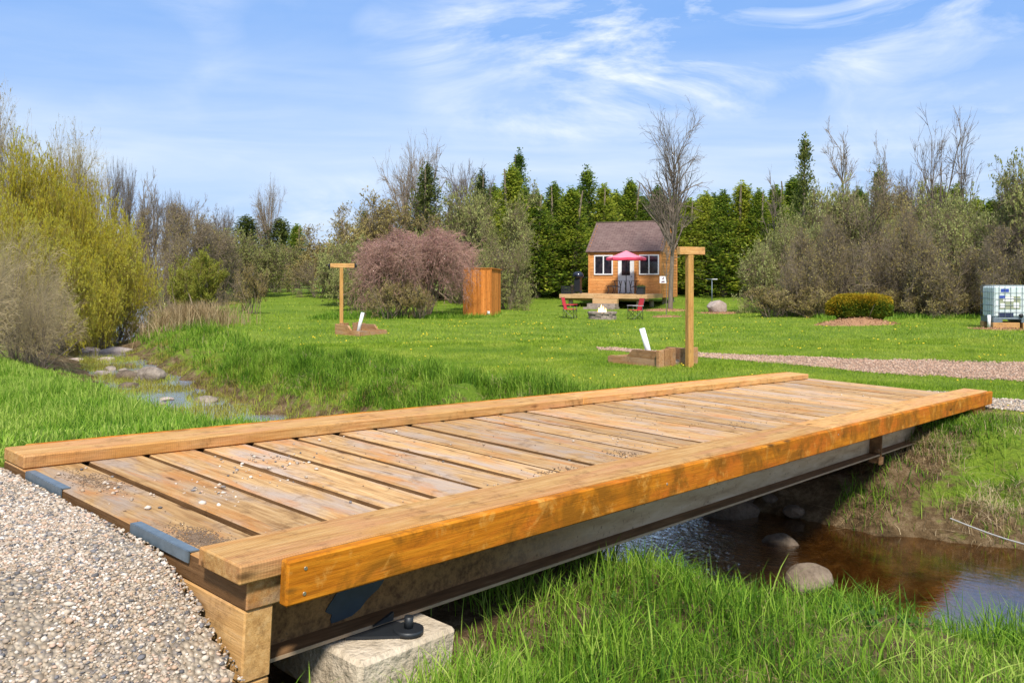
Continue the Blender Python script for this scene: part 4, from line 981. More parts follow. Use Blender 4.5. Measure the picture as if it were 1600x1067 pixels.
def shrub(key, seed, h, w, stems=9, lean=35, n1=60, n2=500, n3=2600, n4=0, leaves=9000, ls=.05, tmat='bark_brown', twmat='bark_pale', lmat='bud', trop=.05, l1=.42, l2=.28, l3=.15, tw=.0055, jit=.16, lup=.2, side=None, r0=.045, base_w=.12, s4=.12, ang=38, t3=None, t1=.2, flat=0):
    r = np.random.default_rng(seed); a = r.uniform(0, 6.28, stems); ln_ = np.radians(np.abs(r.normal(lean, lean*.45, stems)))
    S = np.stack([np.cos(a)*base_w*w*r.random(stems), np.sin(a)*base_w*w*r.random(stems), np.full(stems, -.05)], -1)
    D = np.stack([np.cos(a)*np.sin(ln_), np.sin(a)*np.sin(ln_), np.cos(ln_)], -1)
    L = np.where(ln_ > .6, w*.58, h*.85)*r.uniform(.8, 1.1, stems)
    sd_ = None if side is None else np.array(side)
    st = grow(r, S, D, L, r.uniform(.7, 1.2, stems)*r0, K=8, jit=jit, trop=trop, taper=.22, side=sd_)
    b1 = spawn(r, st, n1, t1, 1.0, ang, h*l1, .6, K=6, jit=jit, trop=trop, rmin=.009, side=sd_)
    b2 = spawn(r, b1, n2, .15, 1.0, ang+4, h*l2, .6, K=5, jit=jit*1.1, trop=trop, rmin=tw*1.25, side=sd_)
    b3 = spawn(r, b2, n3, .1, 1.0, ang+8, h*l3, .7, K=4, jit=jit*1.2, trop=trop if t3 is None else t3, rmin=tw, side=sd_)
    tw_ = [twigpart(b2), twigpart(b3)]; src = b3
    if n4: b4 = spawn(r, b3, n4, .1, 1.0, ang+8, h*s4, .8, K=3, jit=jit, trop=trop if t3 is None else t3, rmin=tw*.8, side=sd_); tw_.append(twigpart(b4)); src = b4
    if flat:
        for q_ in (st, b1, b2, b3)+((b4,) if n4 else ()): q_[0][..., 2] = flat*np.tanh(q_[0][..., 2]/flat)
        tw_ = [twigpart(q_) for q_ in (b2, b3)+((b4,) if n4 else ())]
    cp = list(tw_)
    if leaves: P, T = pts_on(r, src, leaves, .015); P[:, 2] = np.maximum(P[:, 2], .05); cp.append(leafpart(r, P, ls*r.uniform(.5, 1.3, leaves), 1, lup, .6, N=norm(P-np.array([0, 0, h*.3]))*.6+np.array([0, 0, .5])))
    make_proto(key, [(st, 7), (b1, 5)], cp, M[tmat], [M[twmat], M[lmat]])
shrub('shrub0', 21, 4.5, 5, leaves=27000, ls=.10, n3=2600, n4=2600, tw=.007, t1=.4)
shrub('shrub1', 22, 4.5, 5, leaves=22000, ls=.095, lean=45, n3=2800, n4=2800, stems=12, tw=.007, t1=.38)
shrub('shrub2', 23, 4.0, 5, leaves=7000, ls=.08, lean=48, n3=3000, n4=3600, twmat='bark_brown', lmat='bud_tan', stems=13, tw=.0075, t1=.3)
shrub('tanshrub', 24, 4.5, 4.6, leaves=24000, ls=.095, lean=30, n3=2600, n4=2600, lmat='bud_tan', stems=12, tw=.007)
shrub('brownshrub', 25, 3.6, 6, leaves=6000, ls=.07, lean=52, n2=700, n3=5200, n4=8000, flat=3.4, twmat='bark_brown', lmat='bud_tan', stems=14, trop=.0, tw=.0075)
shrub('redshrub', 26, 2.6, 5.4, leaves=9000, ls=.06, lean=34, n1=46, n2=520, n3=3200, n4=5200, twmat='bark_red', lmat='redbud', tmat='bark_brown', trop=.015, t3=-.16, stems=6, l1=.72, l2=.5, l3=.3, s4=.18, tw=.0065, t1=.60, ang=55, r0=.07, base_w=.05, flat=2.5)
shrub('willow', 27, 5, 5.5, leaves=110000, ls=.06, lean=44, n1=170, n2=1600, n3=6000, n4=5000, twmat='bark_olive', lmat='willow', tmat='bark_grey', trop=.055, flat=8.0, stems=30, l1=.42, l2=.30, l3=.17, s4=.10, tw=.0055, jit=.10, lup=1.0, ang=30, t1=.08)
shrub('lime', 28, 2.6, 2.8, leaves=22000, ls=.06, lean=20, n1=60, n2=500, n3=2500, twmat='bark_olive', lmat='limewillow', trop=.09, stems=18, jit=.08, lup=1.2, ang=22, t1=.05)
shrub('tiptree', 29, 7, 4, leaves=16000, ls=.06, lean=16, n1=110, n2=1100, n3=3600, n4=2500, twmat='bark_tip', lmat='bud_tan', tmat='bark_grey', trop=.08, stems=12, jit=.11, ang=30, l3=.11, s4=.06, r0=.06, tw=.006)
shrub('drift', 30, 3.4, 5.5, leaves=9000, ls=.035, lean=50, n1=90, n2=700, n3=3000, n4=1800, twmat='bark_tip', lmat='bud_tan', tmat='bark_grey', trop=-.015, stems=18, jit=.12, l1=.55, l2=.4, l3=.26, s4=.16, tw=.0048, ang=28, side=(.05, 0, 0), t1=.05)
shrub('gnarl', 31, 7, 5, leaves=3500, ls=.08, lean=20, n1=34, n2=380, n3=1800, n4=1500, twmat='bark_brown', lmat='bud_tan', tmat='bark_dark', trop=.02, stems=3, jit=.28, r0=.15, l1=.40, l2=.24, l3=.13, s4=.07, ang=52, tw=.008)
shrub('lowbrush', 32, 1.4, 2.0, leaves=5000, ls=.05, lean=35, n1=40, n2=300, n3=1500, twmat='bark_pale', lmat='bud_tan', trop=.05, stems=14, ang=30, r0=.02)

def baretree(key, seed, h, w, n1=26, n2=170, n3=900, n4=1500, tmat='bark_grey', twmat='bark_grey', up=.035, fork=.28, ang=36, r0=.16, clear=.25, stems=1, tw=.009, buds=0, th=.9, bl=None):
    r = np.random.default_rng(seed)
    a = r.uniform(0, 6.28, stems); lean = np.radians(3 if stems == 1 else 16)
    D = np.stack([np.cos(a)*np.sin(lean), np.sin(a)*np.sin(lean), np.full(stems, np.cos(lean))], -1)
    st = grow(r, np.stack([np.cos(a)*.1*(stems > 1), np.sin(a)*.1*(stems > 1), np.full(stems, -.05)], -1), D, np.full(stems, h*th)*r.uniform(.85, 1, stems), np.full(stems, r0), K=10, jit=.016, trop=.02, taper=.12)
    b1 = spawn(r, st, n1, clear, .97, ang, w*.95 if bl is None else bl, .6, K=8, jit=.09, trop=up, rmin=.02)
    b2 = spawn(r, b1, n2, .15, 1.0, 30, w*.38, .55, K=5, jit=.10, trop=up*.9, rmin=.012)
    b3 = spawn(r, b2, n3, .1, 1.0, 30, w*.20, .65, K=4, jit=.12, trop=up*.8, rmin=tw)
    b4 = spawn(r, b3, n4, .1, 1.0, 30, w*.10, .8, K=3, jit=.12, trop=up*.6, rmin=tw*.8)
    cp = [twigpart(b2, 4), twigpart(b3), twigpart(b4)]
    if buds: P, T = pts_on(r, b4, buds, .01); cp.append(leafpart(r, P, .05, 1, .3))
    make_proto(key, [(st, 10), (b1, 6)], cp, M[tmat], [M[twmat], M['bud_tan']])
baretree('maple', 41, 10.5, 4.6, n1=44, n2=300, n3=900, n4=1000, up=.012, ang=37, r0=.20, clear=.28, tw=.0075, th=.84, bl=4.0)
baretree('bare0', 42, 8, 4, tw=.011, th=.6, bl=3.4, ang=30); baretree('bare1', 43, 8, 4.6, up=.05, stems=2, ang=24, tw=.011, th=.5, bl=4.8, clear=.2, n1=12, n2=70, n3=280, n4=350); baretree('bare2', 44, 9, 2.4, up=.06, ang=30, n1=20, n2=110, n3=500, n4=700, twmat='bark_brown', tmat='bark_brown', tw=.011)
baretree('bare3', 45, 8, 5, up=.045, stems=3, ang=30, th=.55, bl=4.0, n1=22, n2=200, n3=1000, tw=.010, twmat='bark_pale', tmat='bark_pale')
baretree('sapling', 46, 4, 1.4, n1=12, n2=50, n3=120, n4=100, r0=.03, clear=.35, tw=.005)

prng = np.random.default_rng(5)
def place(key, name, pxc, pxw, ytop, d, label, cat, group=None, rz=None, sink=.06, zb=None):
    tm, cm, h, w_ = PROTO[key]; x_ = (pxc-CX)/FPX*d; zb_ = (gz(x_, d) if zb is None else zb)-sink; H = (HY-ytop)*d/FPX-zb_; sz_ = H/h; sx_ = pxw*d/FPX/w_
    g = empty(name, (x_, d, zb_), prng.uniform(0, 6.28) if rz is None else rz, label, cat, group); g.scale = (sx_, sx_, sz_)
    link('trunk', tm, g); link('crown', cm, g); return g

# the cedar hedge line behind the cabin
G1 = 'dense green cedars in the belt behind the cabin'
ced = [(800, 80, 262, 56, 2), (812, 60, 236, 60, 3), (838, 90, 300, 55, 0), (866, 84, 288, 57, 1), (893, 80, 296, 55.5, 2), (917, 74, 262, 59, 3), (944, 84, 290, 58, 0), (962, 74, 300, 61, 1), (985, 66, 284, 60, 2),
       (1008, 74, 310, 60, 0), (1028, 60, 292, 61, 2), (1052, 74, 305, 60, 1), (1078, 78, 312, 58, 0), (1103, 76, 302, 58, 1), (1130, 82, 300, 56.5, 0), (1160, 84, 288, 57, 2), (1186, 74, 298, 56, 1), (1212, 84, 292, 58, 0), (1240, 80, 280, 59, 2), (780, 84, 300, 60, 1)]
for i, (pxc, pw, yt, d, kd) in enumerate(ced):
    lab, grp = 'dense green cedar standing in the belt of cedars behind the cabin lawn', G1
    if i == 1: lab, grp = 'tallest spire topped cedar at the left end of the cedar belt', None
    if i == 5: lab, grp = 'pointed cedar whose thin top rises just left of the cabin roof', None
    if i == 4: lab, grp = 'bushy bright green cedar directly left of the cabin wall above the barbecue', None
    if i == 14: lab, grp = 'bright green full cedar behind the pale boulder and solar lamp', None
    place('cedar%d' % kd, 'cedar_tree', pxc, pw*1.32, yt, d, lab, 'tree', grp)
for i in range(30):
    pxc = 770+i*29+prng.uniform(-8, 8)
    place('cedar%d' % prng.integers(0, 3), 'cedar_tree', pxc, prng.uniform(95, 120), prng.uniform(290, 326), 66+prng.uniform(-2, 4), 'shaded cedar in the second row of the belt, mostly hidden by nearer trees', 'tree', 'second row cedars')
place('spruce', 'spruce_tree', 1257, 88, 213, 50, 'open topped dark spruce rising above the right hand thicket', 'tree')
place('darkfir', 'conifer_tree', 668, 125, 258, 55, 'dark green conifer above the reddish bush between bare branches', 'tree')
place('darkfir', 'conifer_tree', 752, 90, 268, 58, 'pair topped olive conifer just left of the tallest cedar', 'tree')
place('cedar3', 'conifer_tree', 1375, 80, 262, 52, 'thin topped dark cedar inside the right hand thicket', 'tree')
# far left hedge line
for pxc, pw, yt, d, k_, lab in ((385, 150, 338, 84, 'darkfir', 'rounded far conifer left of the distant bare tree'), (438, 130, 342, 80, 'darkfir', 'dark far conifer under the distant bare tree'), (464, 80, 352, 78, 'cedar1', 'small far conifer at the end of the grassy lane'),
        (345, 70, 362, 86, 'cedar0', 'dim far conifer behind the brown thicket'), (570, 80, 330, 66, 'darkfir', 'dark conifer half hidden behind the left tan shrubs')):
    place(k_, 'conifer_tree', pxc, pw, yt, d, lab, 'tree')
place('bare3', 'bare_tree', 427, 62, 278, 80, 'small leafless tree standing alone above the far left conifers', 'tree')
for i in range(13):
    pxc = 176+i*14+prng.uniform(-4, 4); yt = 238+(pxc-170)*.52+prng.uniform(-8, 16)+(28 if i % 3 == 1 else 0)
    place('bare2' if i % 2 else 'bare0', 'bare_tree', pxc, prng.uniform(28, 50), yt, 62+prng.uniform(-3, 6), 'thin dark leafless tree in the row behind the yellow willow', 'tree', 'leafless trees in a row behind the willow')
# centre bare trees
place('bare3', 'bare_tree', 655, 130, 212, 58, 'wide leafless tree fanning out behind the dark conifer', 'tree')
place('bare0', 'bare_tree', 735, 80, 252, 60, 'slight leafless tree between the two dark conifers', 'tree')
place('maple', 'bare_tree', 1047, 118, 160, 44.0, 'tall leafless tree standing beside the right corner of the cabin', 'tree', rz=.4)
place('sapling', 'sapling', 1041, 34, 335, 38.2, 'thin leafless sapling in front of the tall bare tree', 'sapling')
for pxc, pw, yt, d, k_, lab in ((1480, 120, 163, 47, 'bare1', 'tall leafless tree with upswept limbs above the right thicket'), (1325, 70, 184, 50, 'bare2', 'slender leafless tree right of the open topped spruce'), (1387, 44, 206, 50, 'bare2', 'thin leafless pole like tree in the middle of the right thicket'),
        (1430, 70, 262, 48, 'bare0', 'low leafless tree leaning left of the upswept one')):
    place(k_, 'bare_tree', pxc, pw, yt, d, lab, 'tree')
place('sapling', 'bare_tree', 1210, 50, 262, 54, 'faint thin leafless tree left of the open topped spruce', 'tree')

# shrubs: right hand thicket
thick = [('shrub1', 1232, 130, 322, 40, 'grey green budding shrub at the left end of the right thicket'), ('shrub0', 1275, 150, 292, 43, 'tall budding shrub below the open topped spruce'), ('shrub2', 1290, 130, 355, 37.5, 'low twiggy grey shrub left behind the clipped golden hedge'),
 ('gnarl', 1345, 150, 268, 40, 'gnarled dark limbed tree behind the clipped golden hedge'), ('shrub0', 1340, 140, 302, 42.5, 'pale budding shrub behind the gnarled tree'), ('shrub2', 1395, 120, 350, 37, 'twiggy shrub right behind the golden hedge'),
 ('tanshrub', 1405, 110, 300, 43, 'tan shrub filling the gap right of the gnarled tree'), ('shrub0', 1460, 150, 300, 41, 'wide pale green shrub under the upswept bare tree'), ('shrub1', 1530, 170, 290, 38, 'large spreading shrub with drooping twigs left of the tank'),
 ('gnarl', 1500, 110, 330, 39, 'dark limbed small tree within the spreading shrub'), ('shrub0', 1600, 180, 258, 36, 'tall green budding shrub behind the caged tank'), ('shrub2', 1470, 130, 372, 35, 'low tangle of grey twigs left of the tank'), ('brownshrub', 1585, 160, 345, 34, 'brownish drooping twigs hanging behind the tank'),
 ('shrub1', 1680, 180, 250, 33, 'shrub beyond the right edge of the tank'), ('gnarl', 1590, 120, 285, 37, 'dark branched tree top right above the tank'), ('gnarl', 1292, 105, 335, 36.8, 'crooked grey limbed little tree at the front of the right thicket'), ('gnarl', 1440, 120, 318, 36.2, 'crooked bare limbed tree right of the clipped golden hedge'), ('shrub2', 1255, 100, 390, 37, 'small grey twig bush at the lawn edge left of the golden hedge')]
for k_, pxc, pw, yt, d, lab in thick: place(k_, 'shrub' if k_ != 'gnarl' else 'bare_tree', pxc, pw*1.1, yt, d, lab, 'shrub' if k_ != 'gnarl' else 'tree')
for i in range(16): place('lowbrush', 'low_brush', 1205+i*28+prng.uniform(-8, 8), prng.uniform(60, 90), 452+prng.uniform(-8, 6), 36.5-i*.12+prng.uniform(-.6, .6), 'low bramble bush along the foot of the right thicket', 'bush', 'low bushes at the foot of the right thicket')
# centre shrubs
cen = [('tanshrub', 512, 120, 345, 60, 'tan budding shrub at the left end of the central group'), ('tanshrub', 575, 130, 308, 54, 'rounded tan green shrub above the left part of the reddish bush'), ('shrub0', 540, 110, 372, 48, 'low green grey shrub left of the reddish bush'), ('brownshrub', 600, 120, 330, 58, 'brown twiggy shrub behind the reddish bush'),
 ('tanshrub', 640, 120, 320, 52, 'tan shrub directly below the dark conifer'), ('shrub0', 715, 150, 298, 50, 'high pale shrub behind the shed'), ('shrub1', 770, 140, 292, 49, 'broad grey green shrub right of the shed'), ('tanshrub', 690, 120, 330, 55, 'olive shrub between conifer and shed'), ('shrub1', 790, 90, 350, 45, 'lower shrub right of the shed against the cedars'), ('shrub2', 745, 110, 380, 44, 'low grey twig bush hugging the back of the shed'),
 ('shrub2', 497, 70, 400, 55, 'low twig bush at the far end of the lane'), ('shrub0', 560, 90, 405, 44, 'small grey green bush left of the reddish bush'), ('lowbrush', 625, 70, 425, 37.0, 'yellowish twig bush under the reddish bush'), ('lowbrush', 605, 60, 440, 36.4, 'pale dry twig bush at the left foot of the reddish bush'), ('lowbrush', 655, 50, 438, 36.6, 'fan of dry pale stems at the foot of the reddish bush')]
for k_, pxc, pw, yt, d, lab in cen: place(k_, 'shrub', pxc, pw*1.1, yt, d, lab, 'shrub')
place('redshrub', 'red_twig_shrub', 664, 165, 358, 39.2, 'reddish twigged drooping bush touching the shed', 'shrub', rz=.5)
place('redshrub', 'red_twig_shrub', 617, 165, 372, 37.8, 'left hand reddish drooping bush with bare dark legs', 'shrub', rz=2.2)
# left bank
left = [('brownshrub', 262, 150, 320, 47, 'dark brown domed thicket right of the yellow willow'), ('brownshrub', 312, 120, 350, 50, 'brown thicket sloping down towards the far lane'), ('shrub0', 385, 130, 358, 56, 'grey green shrub beyond the small lime bush'), ('shrub1', 430, 90, 372, 62, 'pale far shrub beside the grassy lane'), ('shrub0', 350, 90, 378, 54, 'green shrub behind the small lime bush'), ('shrub2', 250, 90, 372, 44, 'shaded dark bush right below the yellow willow'), ('tanshrub', 455, 50, 385, 66, 'small tan shrub at the end of the lane')]
for k_, pxc, pw, yt, d, lab in left: place(k_, 'shrub', pxc, pw*1.12, yt, d, lab, 'shrub')
place('lime', 'willow_bush', 318, 78, 392, 41, 'bright lime yellow bush on the stream bank', 'bush'); place('lime', 'willow_bush', 285, 56, 408, 42, 'smaller olive lime bush left of the bright one', 'bush'); place('lowbrush', 'bush', 394, 54, 412, 41, 'small ochre leafed bush right of the lime bush', 'bush')
place('willow', 'willow_tree', 128, 190, 290, 28.5, 'big yellow green willow on the left bank of the stream', 'willow'); place('willow', 'willow_tree', 60, 170, 228, 27, 'tall yellow green willow at the left edge', 'willow'); place('willow', 'willow_tree', 100, 160, 258, 29.5, 'full yellow willow between the tall one and the stream', 'willow'); place('willow', 'willow_tree', 150, 110, 395, 27.5, 'small yellow willow low over the stream edge', 'willow'); place('willow', 'willow_tree', 180, 120, 345, 31.5, 'lower yellow willow leaning over the stream', 'willow')
place('willow', 'willow_tree', 78, 160, 330, 24, 'low spreading willow in front of the two big ones', 'willow')
place('tiptree', 'budding_tree', 12, 130, 150, 31, 'tall pinkish budding tree at the top left corner', 'tree'); place('tiptree', 'budding_tree', 78, 110, 192, 32, 'pinkish budding tree top behind the tall willow', 'tree'); place('tiptree', 'budding_tree', -60, 150, 150, 30, 'pinkish budding tree beyond the left edge', 'tree'); place('tiptree', 'budding_tree', 130, 90, 232, 34, 'shorter pinkish tree top between the willows', 'tree')
place('drift', 'grey_twig_shrub', 30, 200, 345, 19.5, 'grey arching twig shrub at the left edge over the bank', 'shrub', rz=0.0); place('drift', 'grey_twig_shrub', 62, 130, 425, 18.5, 'low grey twig shrub trailing over the stream', 'shrub', rz=-.4); place('drift', 'grey_twig_shrub', -60, 200, 330, 17.5, 'grey twig shrub cut by the left edge', 'shrub', rz=.3)
# clipped hedge: leaves over a squashed dome
r = np.random.default_rng(77); n = 26000; a = r.uniform(0, 6.283, n); e = np.arcsin(r.uniform(-.25, 1, n)); q = r.uniform(.86, 1.03, n)+.05*np.sin(a*5)*np.cos(e*4)
ce, se = np.sign(np.cos(e))*np.abs(np.cos(e))**.55, np.sign(np.sin(e))*np.abs(np.sin(e))**.75
P = np.stack([1.10*q*ce*np.cos(a), .8*q*ce*np.sin(a), .50+.54*q*se], -1); P[:, 0] *= 1-.18*np.clip(.5-P[:, 2], 0, 1)
od = norm(P-np.array([0, 0, .4])); golden = (P[:, 2]+r.normal(0, .10, n) > .76) | ((P[:, 0]+r.normal(0, .12, n) < -.95) & (P[:, 2] > .35))
hx, hy = 12.15, 29.3; g = empty('clipped_hedge', (hx, hy, gz(hx, hy)-.02), 0, 'low clipped green hedge with golden top on a heap of mulch', 'hedge')
st = grow(r, np.c_[r.normal(0, .3, (14, 2)), np.zeros(14)], np.c_[r.normal(0, .5, (14, 2)), np.ones(14)], np.full(14, .9), np.full(14, .02), K=4)
V, F = tubes(st, 5); link('stems', raw_mesh('stems', V, [F], M['bark_brown'], np.full(len(V), .5)), g)
core = MB(); core.lathe([(0.01, .05), (.72, .1), (.95, .45), (.9, .8), (.5, .93), (.01, .97)], n=18); co_ = core.build('inner_foliage', M['hedge'], g); co_.scale = (1.0, .72, 1)
for nm, sel, mt in (('leaves', ~golden, 'hedge'), ('golden_tips', golden, 'hedgetop')):
    V, F, tn = leafquads(r, P[sel], .055*r.uniform(.6, 1.3, sel.sum()), .2, .7, D=od[sel]); link(nm, raw_mesh(nm, V, [F], M[mt], tn), g)
# small sign on the tall tree
g = empty('tree_sign', (7.86, 43.70, gz(7.9, 44)+1.45), R(-6), 'small white square sign fixed to the tall bare tree', 'sign')
k = MB(); k.box(-.17, .17, -.02, .0, 0, .36); k.build('board', M['white'], g)
k = MB(); k.prism([(-.05, .2), (.02, .17), (.05, .3), (.0, .33)], 'y', -.026, -.021); k.prism([(-.1, .03), (.08, .05), (.09, .12), (-.07, .11)], 'y', -.026, -.021); k.build('printed_shape', plain('sign_print', (.18, .10, .14), .7), g)

# ------------------------------------------------------------------ grass
def scatter(rng, n, xr, yr, dens_fn):
    x = rng.uniform(*xr, n); y = rng.uniform(*yr, n); z, k = ground(x, y, True); p = dens_fn(x, y, z, k); ok = rng.random(n) < p
    return x[ok], y[ok], z[ok], {a: b[ok] for a, b in k.items()}
def clump(x, y, s=1.0): return .5+.25*np.sin(x*2.1*s+1.3*np.sin(y*1.7*s))+.25*np.sin(y*2.7*s+1.1*np.sin(x*2.3*s+2))
def inbridge(k, m=0.0): return (k['u'] > -.42-m) & (k['u'] < 9.72+m) & (k['v'] > -.5-m) & (k['v'] < 2.0+m)
def add_grass(name, label, mat, parts):
    V, F, tn, ms = join(parts); return tag(link(name, raw_mesh(name, V, F, M[mat], tn, None)), label, 'grass', kind='stuff')
def bl(rng, x, y, z, H, W, lean, segs):
    V, Q, T, tn = blades(rng, np.stack([x, y, z-.01], -1), H, W, lean, segs); return (V, [Q, T], tn, [0, 0])
g_ = np.random.default_rng(8)
# near right bank: tall blades
def d1(x, y, z, k):
    nearw = k['cb']
    return ((~k['water']) & (~inbridge(k, -.25)) & (~gkeep(x, y)) & (k['v'] < .4) & (y < 6.5) & (z > -2.32)) * np.clip(.35+.9*clump(x, y, 1.6), 0, 1)
x, y, z, k = scatter(g_, 95000, (-1.1, 7.5), (1.9, 6.6), d1)
H = g_.uniform(.04, .125, len(x))*(.55+.9*clump(x, y, 2.3))*(1+.35*sst(-.4, .6, k['dct']*-1+.9)*(~k['cb']))
H = np.where(k['cb'], H*1.1, H); H = np.where(k['cb'], H*(.75+.35*k['tc']), H); near_beam = np.exp(-((k['v']+.9)/.5)**2)*sst(.3, 1.2, k['u'])*(1-sst(3.2, 4.4, k['u'])); H = H*(1+.7*near_beam)
p1 = bl(g_, x, y, z, H, g_.uniform(.003, .007, len(x)), .6, 4)
ix = g_.random(len(x)) < .035; p1b = bl(g_, x[ix], y[ix], z[ix], H[ix]*1.35+.02, g_.uniform(.005, .010, ix.sum()), .6, 4)
# low fill
x, y, z, k = scatter(g_, 60000, (-1.1, 7.5), (1.9, 6.6), d1); p2 = bl(g_, x, y, z, g_.uniform(.02, .06, len(x)), g_.uniform(.004, .008, len(x)), .9, 2)
x = g_.uniform(-.45, .35, 2600); y = g_.uniform(2.35, 3.25, 2600); u_, v_2 = uv_of(x, y); ok = (v_2 < -.56) & (u_ > -.25); x, y = x[ok], y[ok]
p3 = bl(g_, x, y, ground(x, y), g_.uniform(.10, .24, len(x)), g_.uniform(.004, .008, len(x)), .5, 4); p2 = (np.concatenate([p2[0], p3[0]]), [np.concatenate([p2[1][0], p3[1][0]+len(p2[0])]), np.concatenate([p2[1][1], p3[1][1]+len(p2[0])])], np.concatenate([p2[2], p3[2]]), [0, 0])
def tuft(cx_, cy_, n, rad, h, lean=.5, wmul=1.0):
    x = g_.normal(cx_, rad, n); y = g_.normal(cy_, rad, n); z = ground(x, y); z = np.maximum(z, WZ); return bl(g_, x, y, z, g_.uniform(.5, 1.1, n)*h, g_.uniform(.006, .013, n)*wmul, lean, 4)
add_grass('tall_grass', 'tall fresh green grass on the near bank right of the bridge', 'grass', [p1, p1b, p2]+[tuft(a, b, m_, .16, h_, .6, .6) for a, b, m_, h_ in ((2.75, 4.45, 500, .34), (3.05, 4.7, 500, .36), (2.45, 4.75, 260, .24), (1.75, 5.0, 260, .22), (1.1, 4.9, 260, .2), (.35, 4.9, 400, .24), (-.1, 4.3, 400, .26), (3.4, 4.3, 400, .34))])
def d1d(x, y, z, k): return d1(x, y, z, k)*np.clip(1.5*clump(x+5, y+3, 2.0)-.75, .03, 1)
x, y, z, k = scatter(g_, 30000, (-1.1, 7.5), (1.9, 6.6), d1d); add_grass('dry_grass', 'dry straw blades lying in the near bank grass', 'drygrass', [bl(g_, x, y, z, g_.uniform(.03, .14, len(x)), g_.uniform(.003, .006, len(x)), 1.3, 3)])
x, y, z, k = scatter(g_, 1500, (-1.1, 7.5), (1.9, 6.2), lambda x, y, z, k: d1(x, y, z, k)*(clump(x+2, y+1, 1.9) > .55))
P = np.repeat(np.stack([x, y, z+.015], -1), 9, 0); P = P+g_.normal(0, .018, P.shape)*[1, 1, .6]; V, F, tn = leafquads(g_, P, g_.uniform(.02, .05, len(P)), .6, .75, N=np.array([0, 0, 1.]))
tag(link('broadleaf_weeds', raw_mesh('broadleaf_weeds', V, [F], M['plant'], tn)), 'small dark broad leaved weeds low in the near bank grass', 'weeds', kind='stuff')
# left of the bridge: long soft grass between bridge and stream
def d2(x, y, z, k): return ((~k['water']) & (~inbridge(k, .03)) & (~gkeep(x, y)) & ((k['v'] > 1.9) | (k['u'] < -.3)) & (k['cb'] | (inside(CT, np.vstack([CT[:1]*0-[60, -5], CT[-1:]*0-[0, 5]]), x, y) | (k['dct'] < 30)) & ~k['fb']) & (~((k['dft'] < k['dct']) & ~k['cb']))) * np.clip(.45+.8*clump(x, y), 0, 1)
x, y, z, k = scatter(g_, 260000, (-14, 0), (3.2, 18), d2)
H = g_.uniform(.06, .15, len(x))*(.6+.9*clump(x, y, 1.1))*(1+.6*(k['dct'] < 1.2)); H *= np.where(y < 7, .62, .72)
pp = [bl(g_, x, y, z, H, g_.uniform(.006, .012, len(x)), .5, 3)]
# single broad tufts by the water
def tuft(cx_, cy_, n, rad, h, lean=.5):
    x = g_.normal(cx_, rad, n); y = g_.normal(cy_, rad, n); z = ground(x, y); z = np.maximum(z, WZ); return bl(g_, x, y, z, g_.uniform(.5, 1.1, n)*h, g_.uniform(.006, .013, n), lean, 4)
pp += [tuft(-6.0, 13.0, 900, .30, .42), tuft(-7.2, 13.9, 500, .3, .35), tuft(-4.4, 10.4, 500, .35, .33)]
add_grass('tall_grass', 'long lush grass on the left bank between the bridge and the stream', 'grass', pp)
# far bank: shaggy bank grass
def d3(x, y, z, k): return ((~k['water']) & (~(inbridge(k, -.3) & (k['v'] < 1.6) & (k['v'] > .1))) & ((k['fb'] & (k['tf'] > np.where(x > 2, .0, .10+.25*clump(x*1.3, y*1.1, 2.0)))) | ((k['dft'] < .9) & ~k['cb'] & (k['dct'] > k['dft'])))) * np.clip(-.08+1.5*clump(x, y, 1.5), 0.16, 1)
def bankgrass(n, xr, yr, h, wd):
    x, y, z, k = scatter(g_, n, xr, yr, (lambda x, y, z, k: d3(x, y, z, k)*np.where(k['fb'] & (k['tf'] < .7), .22+.5*(clump(x, y, 2.2) > .6), 1)) if xr[0] > 2 else d3); H = g_.uniform(.5, 1.15, len(x))*h*(.35+1.1*clump(x, y, 1.9)); return bl(g_, x, y, z, H, g_.uniform(.7, 1.3, len(x))*wd, .6, 3)
add_grass('bank_grass', 'shaggy green grass hanging over the far stream bank', 'bankblade', [bankgrass(170000, (-10, 3), (9.5, 19), .30, .011), bankgrass(50000, (-20, -6), (17, 38), .38, .018), bankgrass(110000, (2.2, 11), (4.5, 11.5), .15, .007)])
def d3d(x, y, z, k): return d3(x, y, z, k)*np.clip(2.2*clump(x+9, y+4, 2.1)-1.0, .02, 1)
pd = []
for n, xr, yr, h, wd in ((80000, (-10, 3), (9.5, 19), .20, .008), (14000, (-20, -6), (17, 38), .3, .012), (220000, (1.8, 11), (4.5, 11.5), .15, .0055)):
    x, y, z, k = scatter(g_, n, xr, yr, d3d); pd.append(bl(g_, x, y, z, g_.uniform(.4, 1.2, len(x))*h, g_.uniform(.7, 1.2, len(x))*wd, 1.3, 3))
n = 2600; x = g_.normal(-11.7, .7, n); y = g_.normal(30.5, 1.2, n); pd.append(bl(g_, x, y, ground(x, y), g_.uniform(.5, 1.1, n), g_.uniform(.012, .02, n), .45, 4))
add_grass('dry_grass', 'pale dry grass tufts along the far stream bank', 'drygrass', pd)
# water weeds, olive, in the shallows
def d4(x, y, z, k): return (k['water'] & (clump(x, y, 1.0) > .52)) * .9+(k['fb'] & (k['tf'] < .55) & (clump(x+3, y+7, .8) > .42))*.8
x, y, z, k = scatter(g_, 130000, (-13, -1.5), (11.5, 26), d4); pw_ = bl(g_, x, y, np.maximum(z, WZ), g_.uniform(.05, .20, len(x)), g_.uniform(.006, .012, len(x)), .7, 3)
add_grass('water_weeds', 'olive water weeds growing in the shallow stream', 'weed', [pw_])
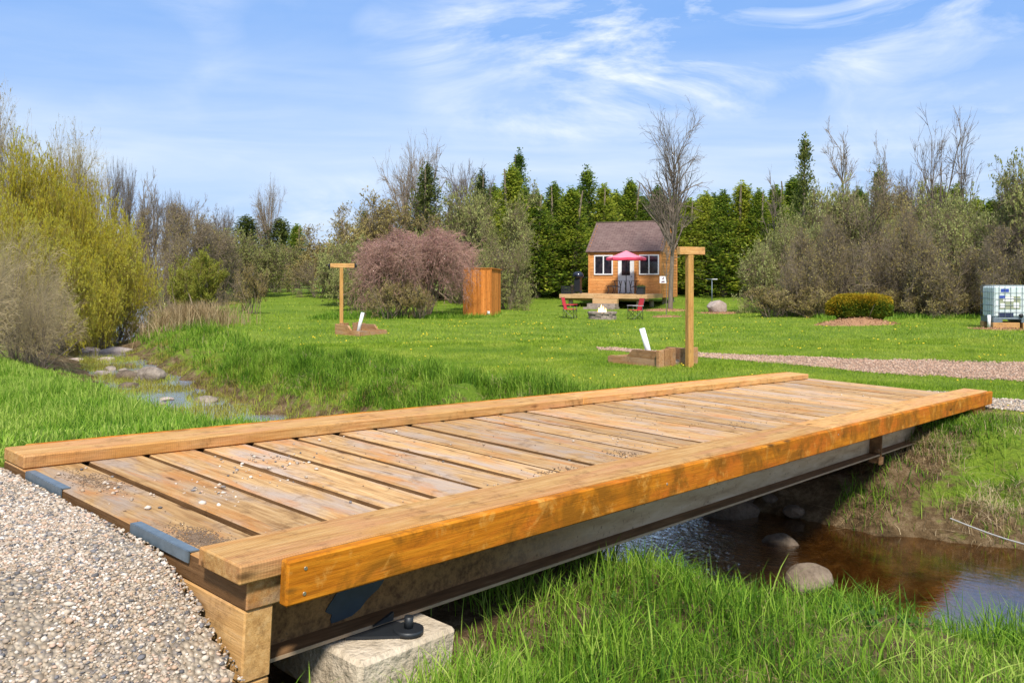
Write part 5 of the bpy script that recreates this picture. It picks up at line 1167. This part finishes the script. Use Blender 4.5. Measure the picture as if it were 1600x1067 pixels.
# lawn
def d5(x, y, z, k): return ((~k['water']) & (~k['cb']) & (~k['fb']) & (~inbridge(k, .02)) & (~gkeep2(x, y)) & (~pkeep(x, y)) & (k['dft'] < k['dct'])) * np.clip((14/np.maximum(y, 8))**1.25, 0, 1)
parts = []
for n, xr, yr, hh, ww in ((420000, (-8, 12), (7.5, 22), (.035, .075), .011), (230000, (-16, 24), (20, 40), (.05, .10), .022), (60000, (-30, 30), (38, 62), (.07, .16), .045)):
    x, y, z, k = scatter(g_, n, xr, yr, d5); inv = (np.abs(x) < y*.64); x, y, z = x[inv], y[inv], z[inv]
    parts.append(bl(g_, x, y, z, g_.uniform(*hh, len(x))*(.7+.6*clump(x, y, .8)), g_.uniform(.7, 1.3, len(x))*ww, .8, 1))
add_grass('lawn_grass', 'short mown lawn grass between the stream and the cabin', 'lawnblade', parts)
# rough grass at the feet of shrubs
def d6(x, y, z, k): return ((~k['water']) & (~k['cb']) & ~((np.abs(x-6) < 6.5) & (y > 34) & (y < 50)))*np.clip(.2+clump(x, y, .7), 0, 1)*(np.abs(y-(37.5-.12*x+2.2*sst(-6, 0, x)*(1-sst(1, 4, x))+2*(x > 12)*0))<2.2)*((x > 12.5) | (x < 1.2))
x, y, z, k = scatter(g_, 90000, (-9, 26), (33, 44), d6); add_grass('rough_grass', 'rough unmown grass at the foot of the shrubs', 'grass', [bl(g_, x, y, z, g_.uniform(.08, .32, len(x)), g_.uniform(.012, .025, len(x)), .6, 3)])
# dandelions
x, y, z, k = scatter(g_, 9000, (-8, 14), (9, 36), lambda x, y, z, k: d5(x, y, z, k)**0*(d5(x, y, z, k) > 0)*np.clip(clump(x*1.7, y*1.3, .6)*3-1.9, .002, 1)*.22*(1+1.5*clump(x, y, 3.1)**3))
n = len(x); print('dandelions', n)
hd = np.stack([x, y, z+g_.uniform(.05, .09, n)], -1); V, F, tn = stones(g_, hd, g_.uniform(.012, .021, n)*np.clip(y/16, 1, 1.5))
tag(link('dandelions', raw_mesh('dandelions', V, [F], M['dandelion'], tn)), 'yellow dandelion heads dotted over the lawn', 'flowers', kind='stuff')
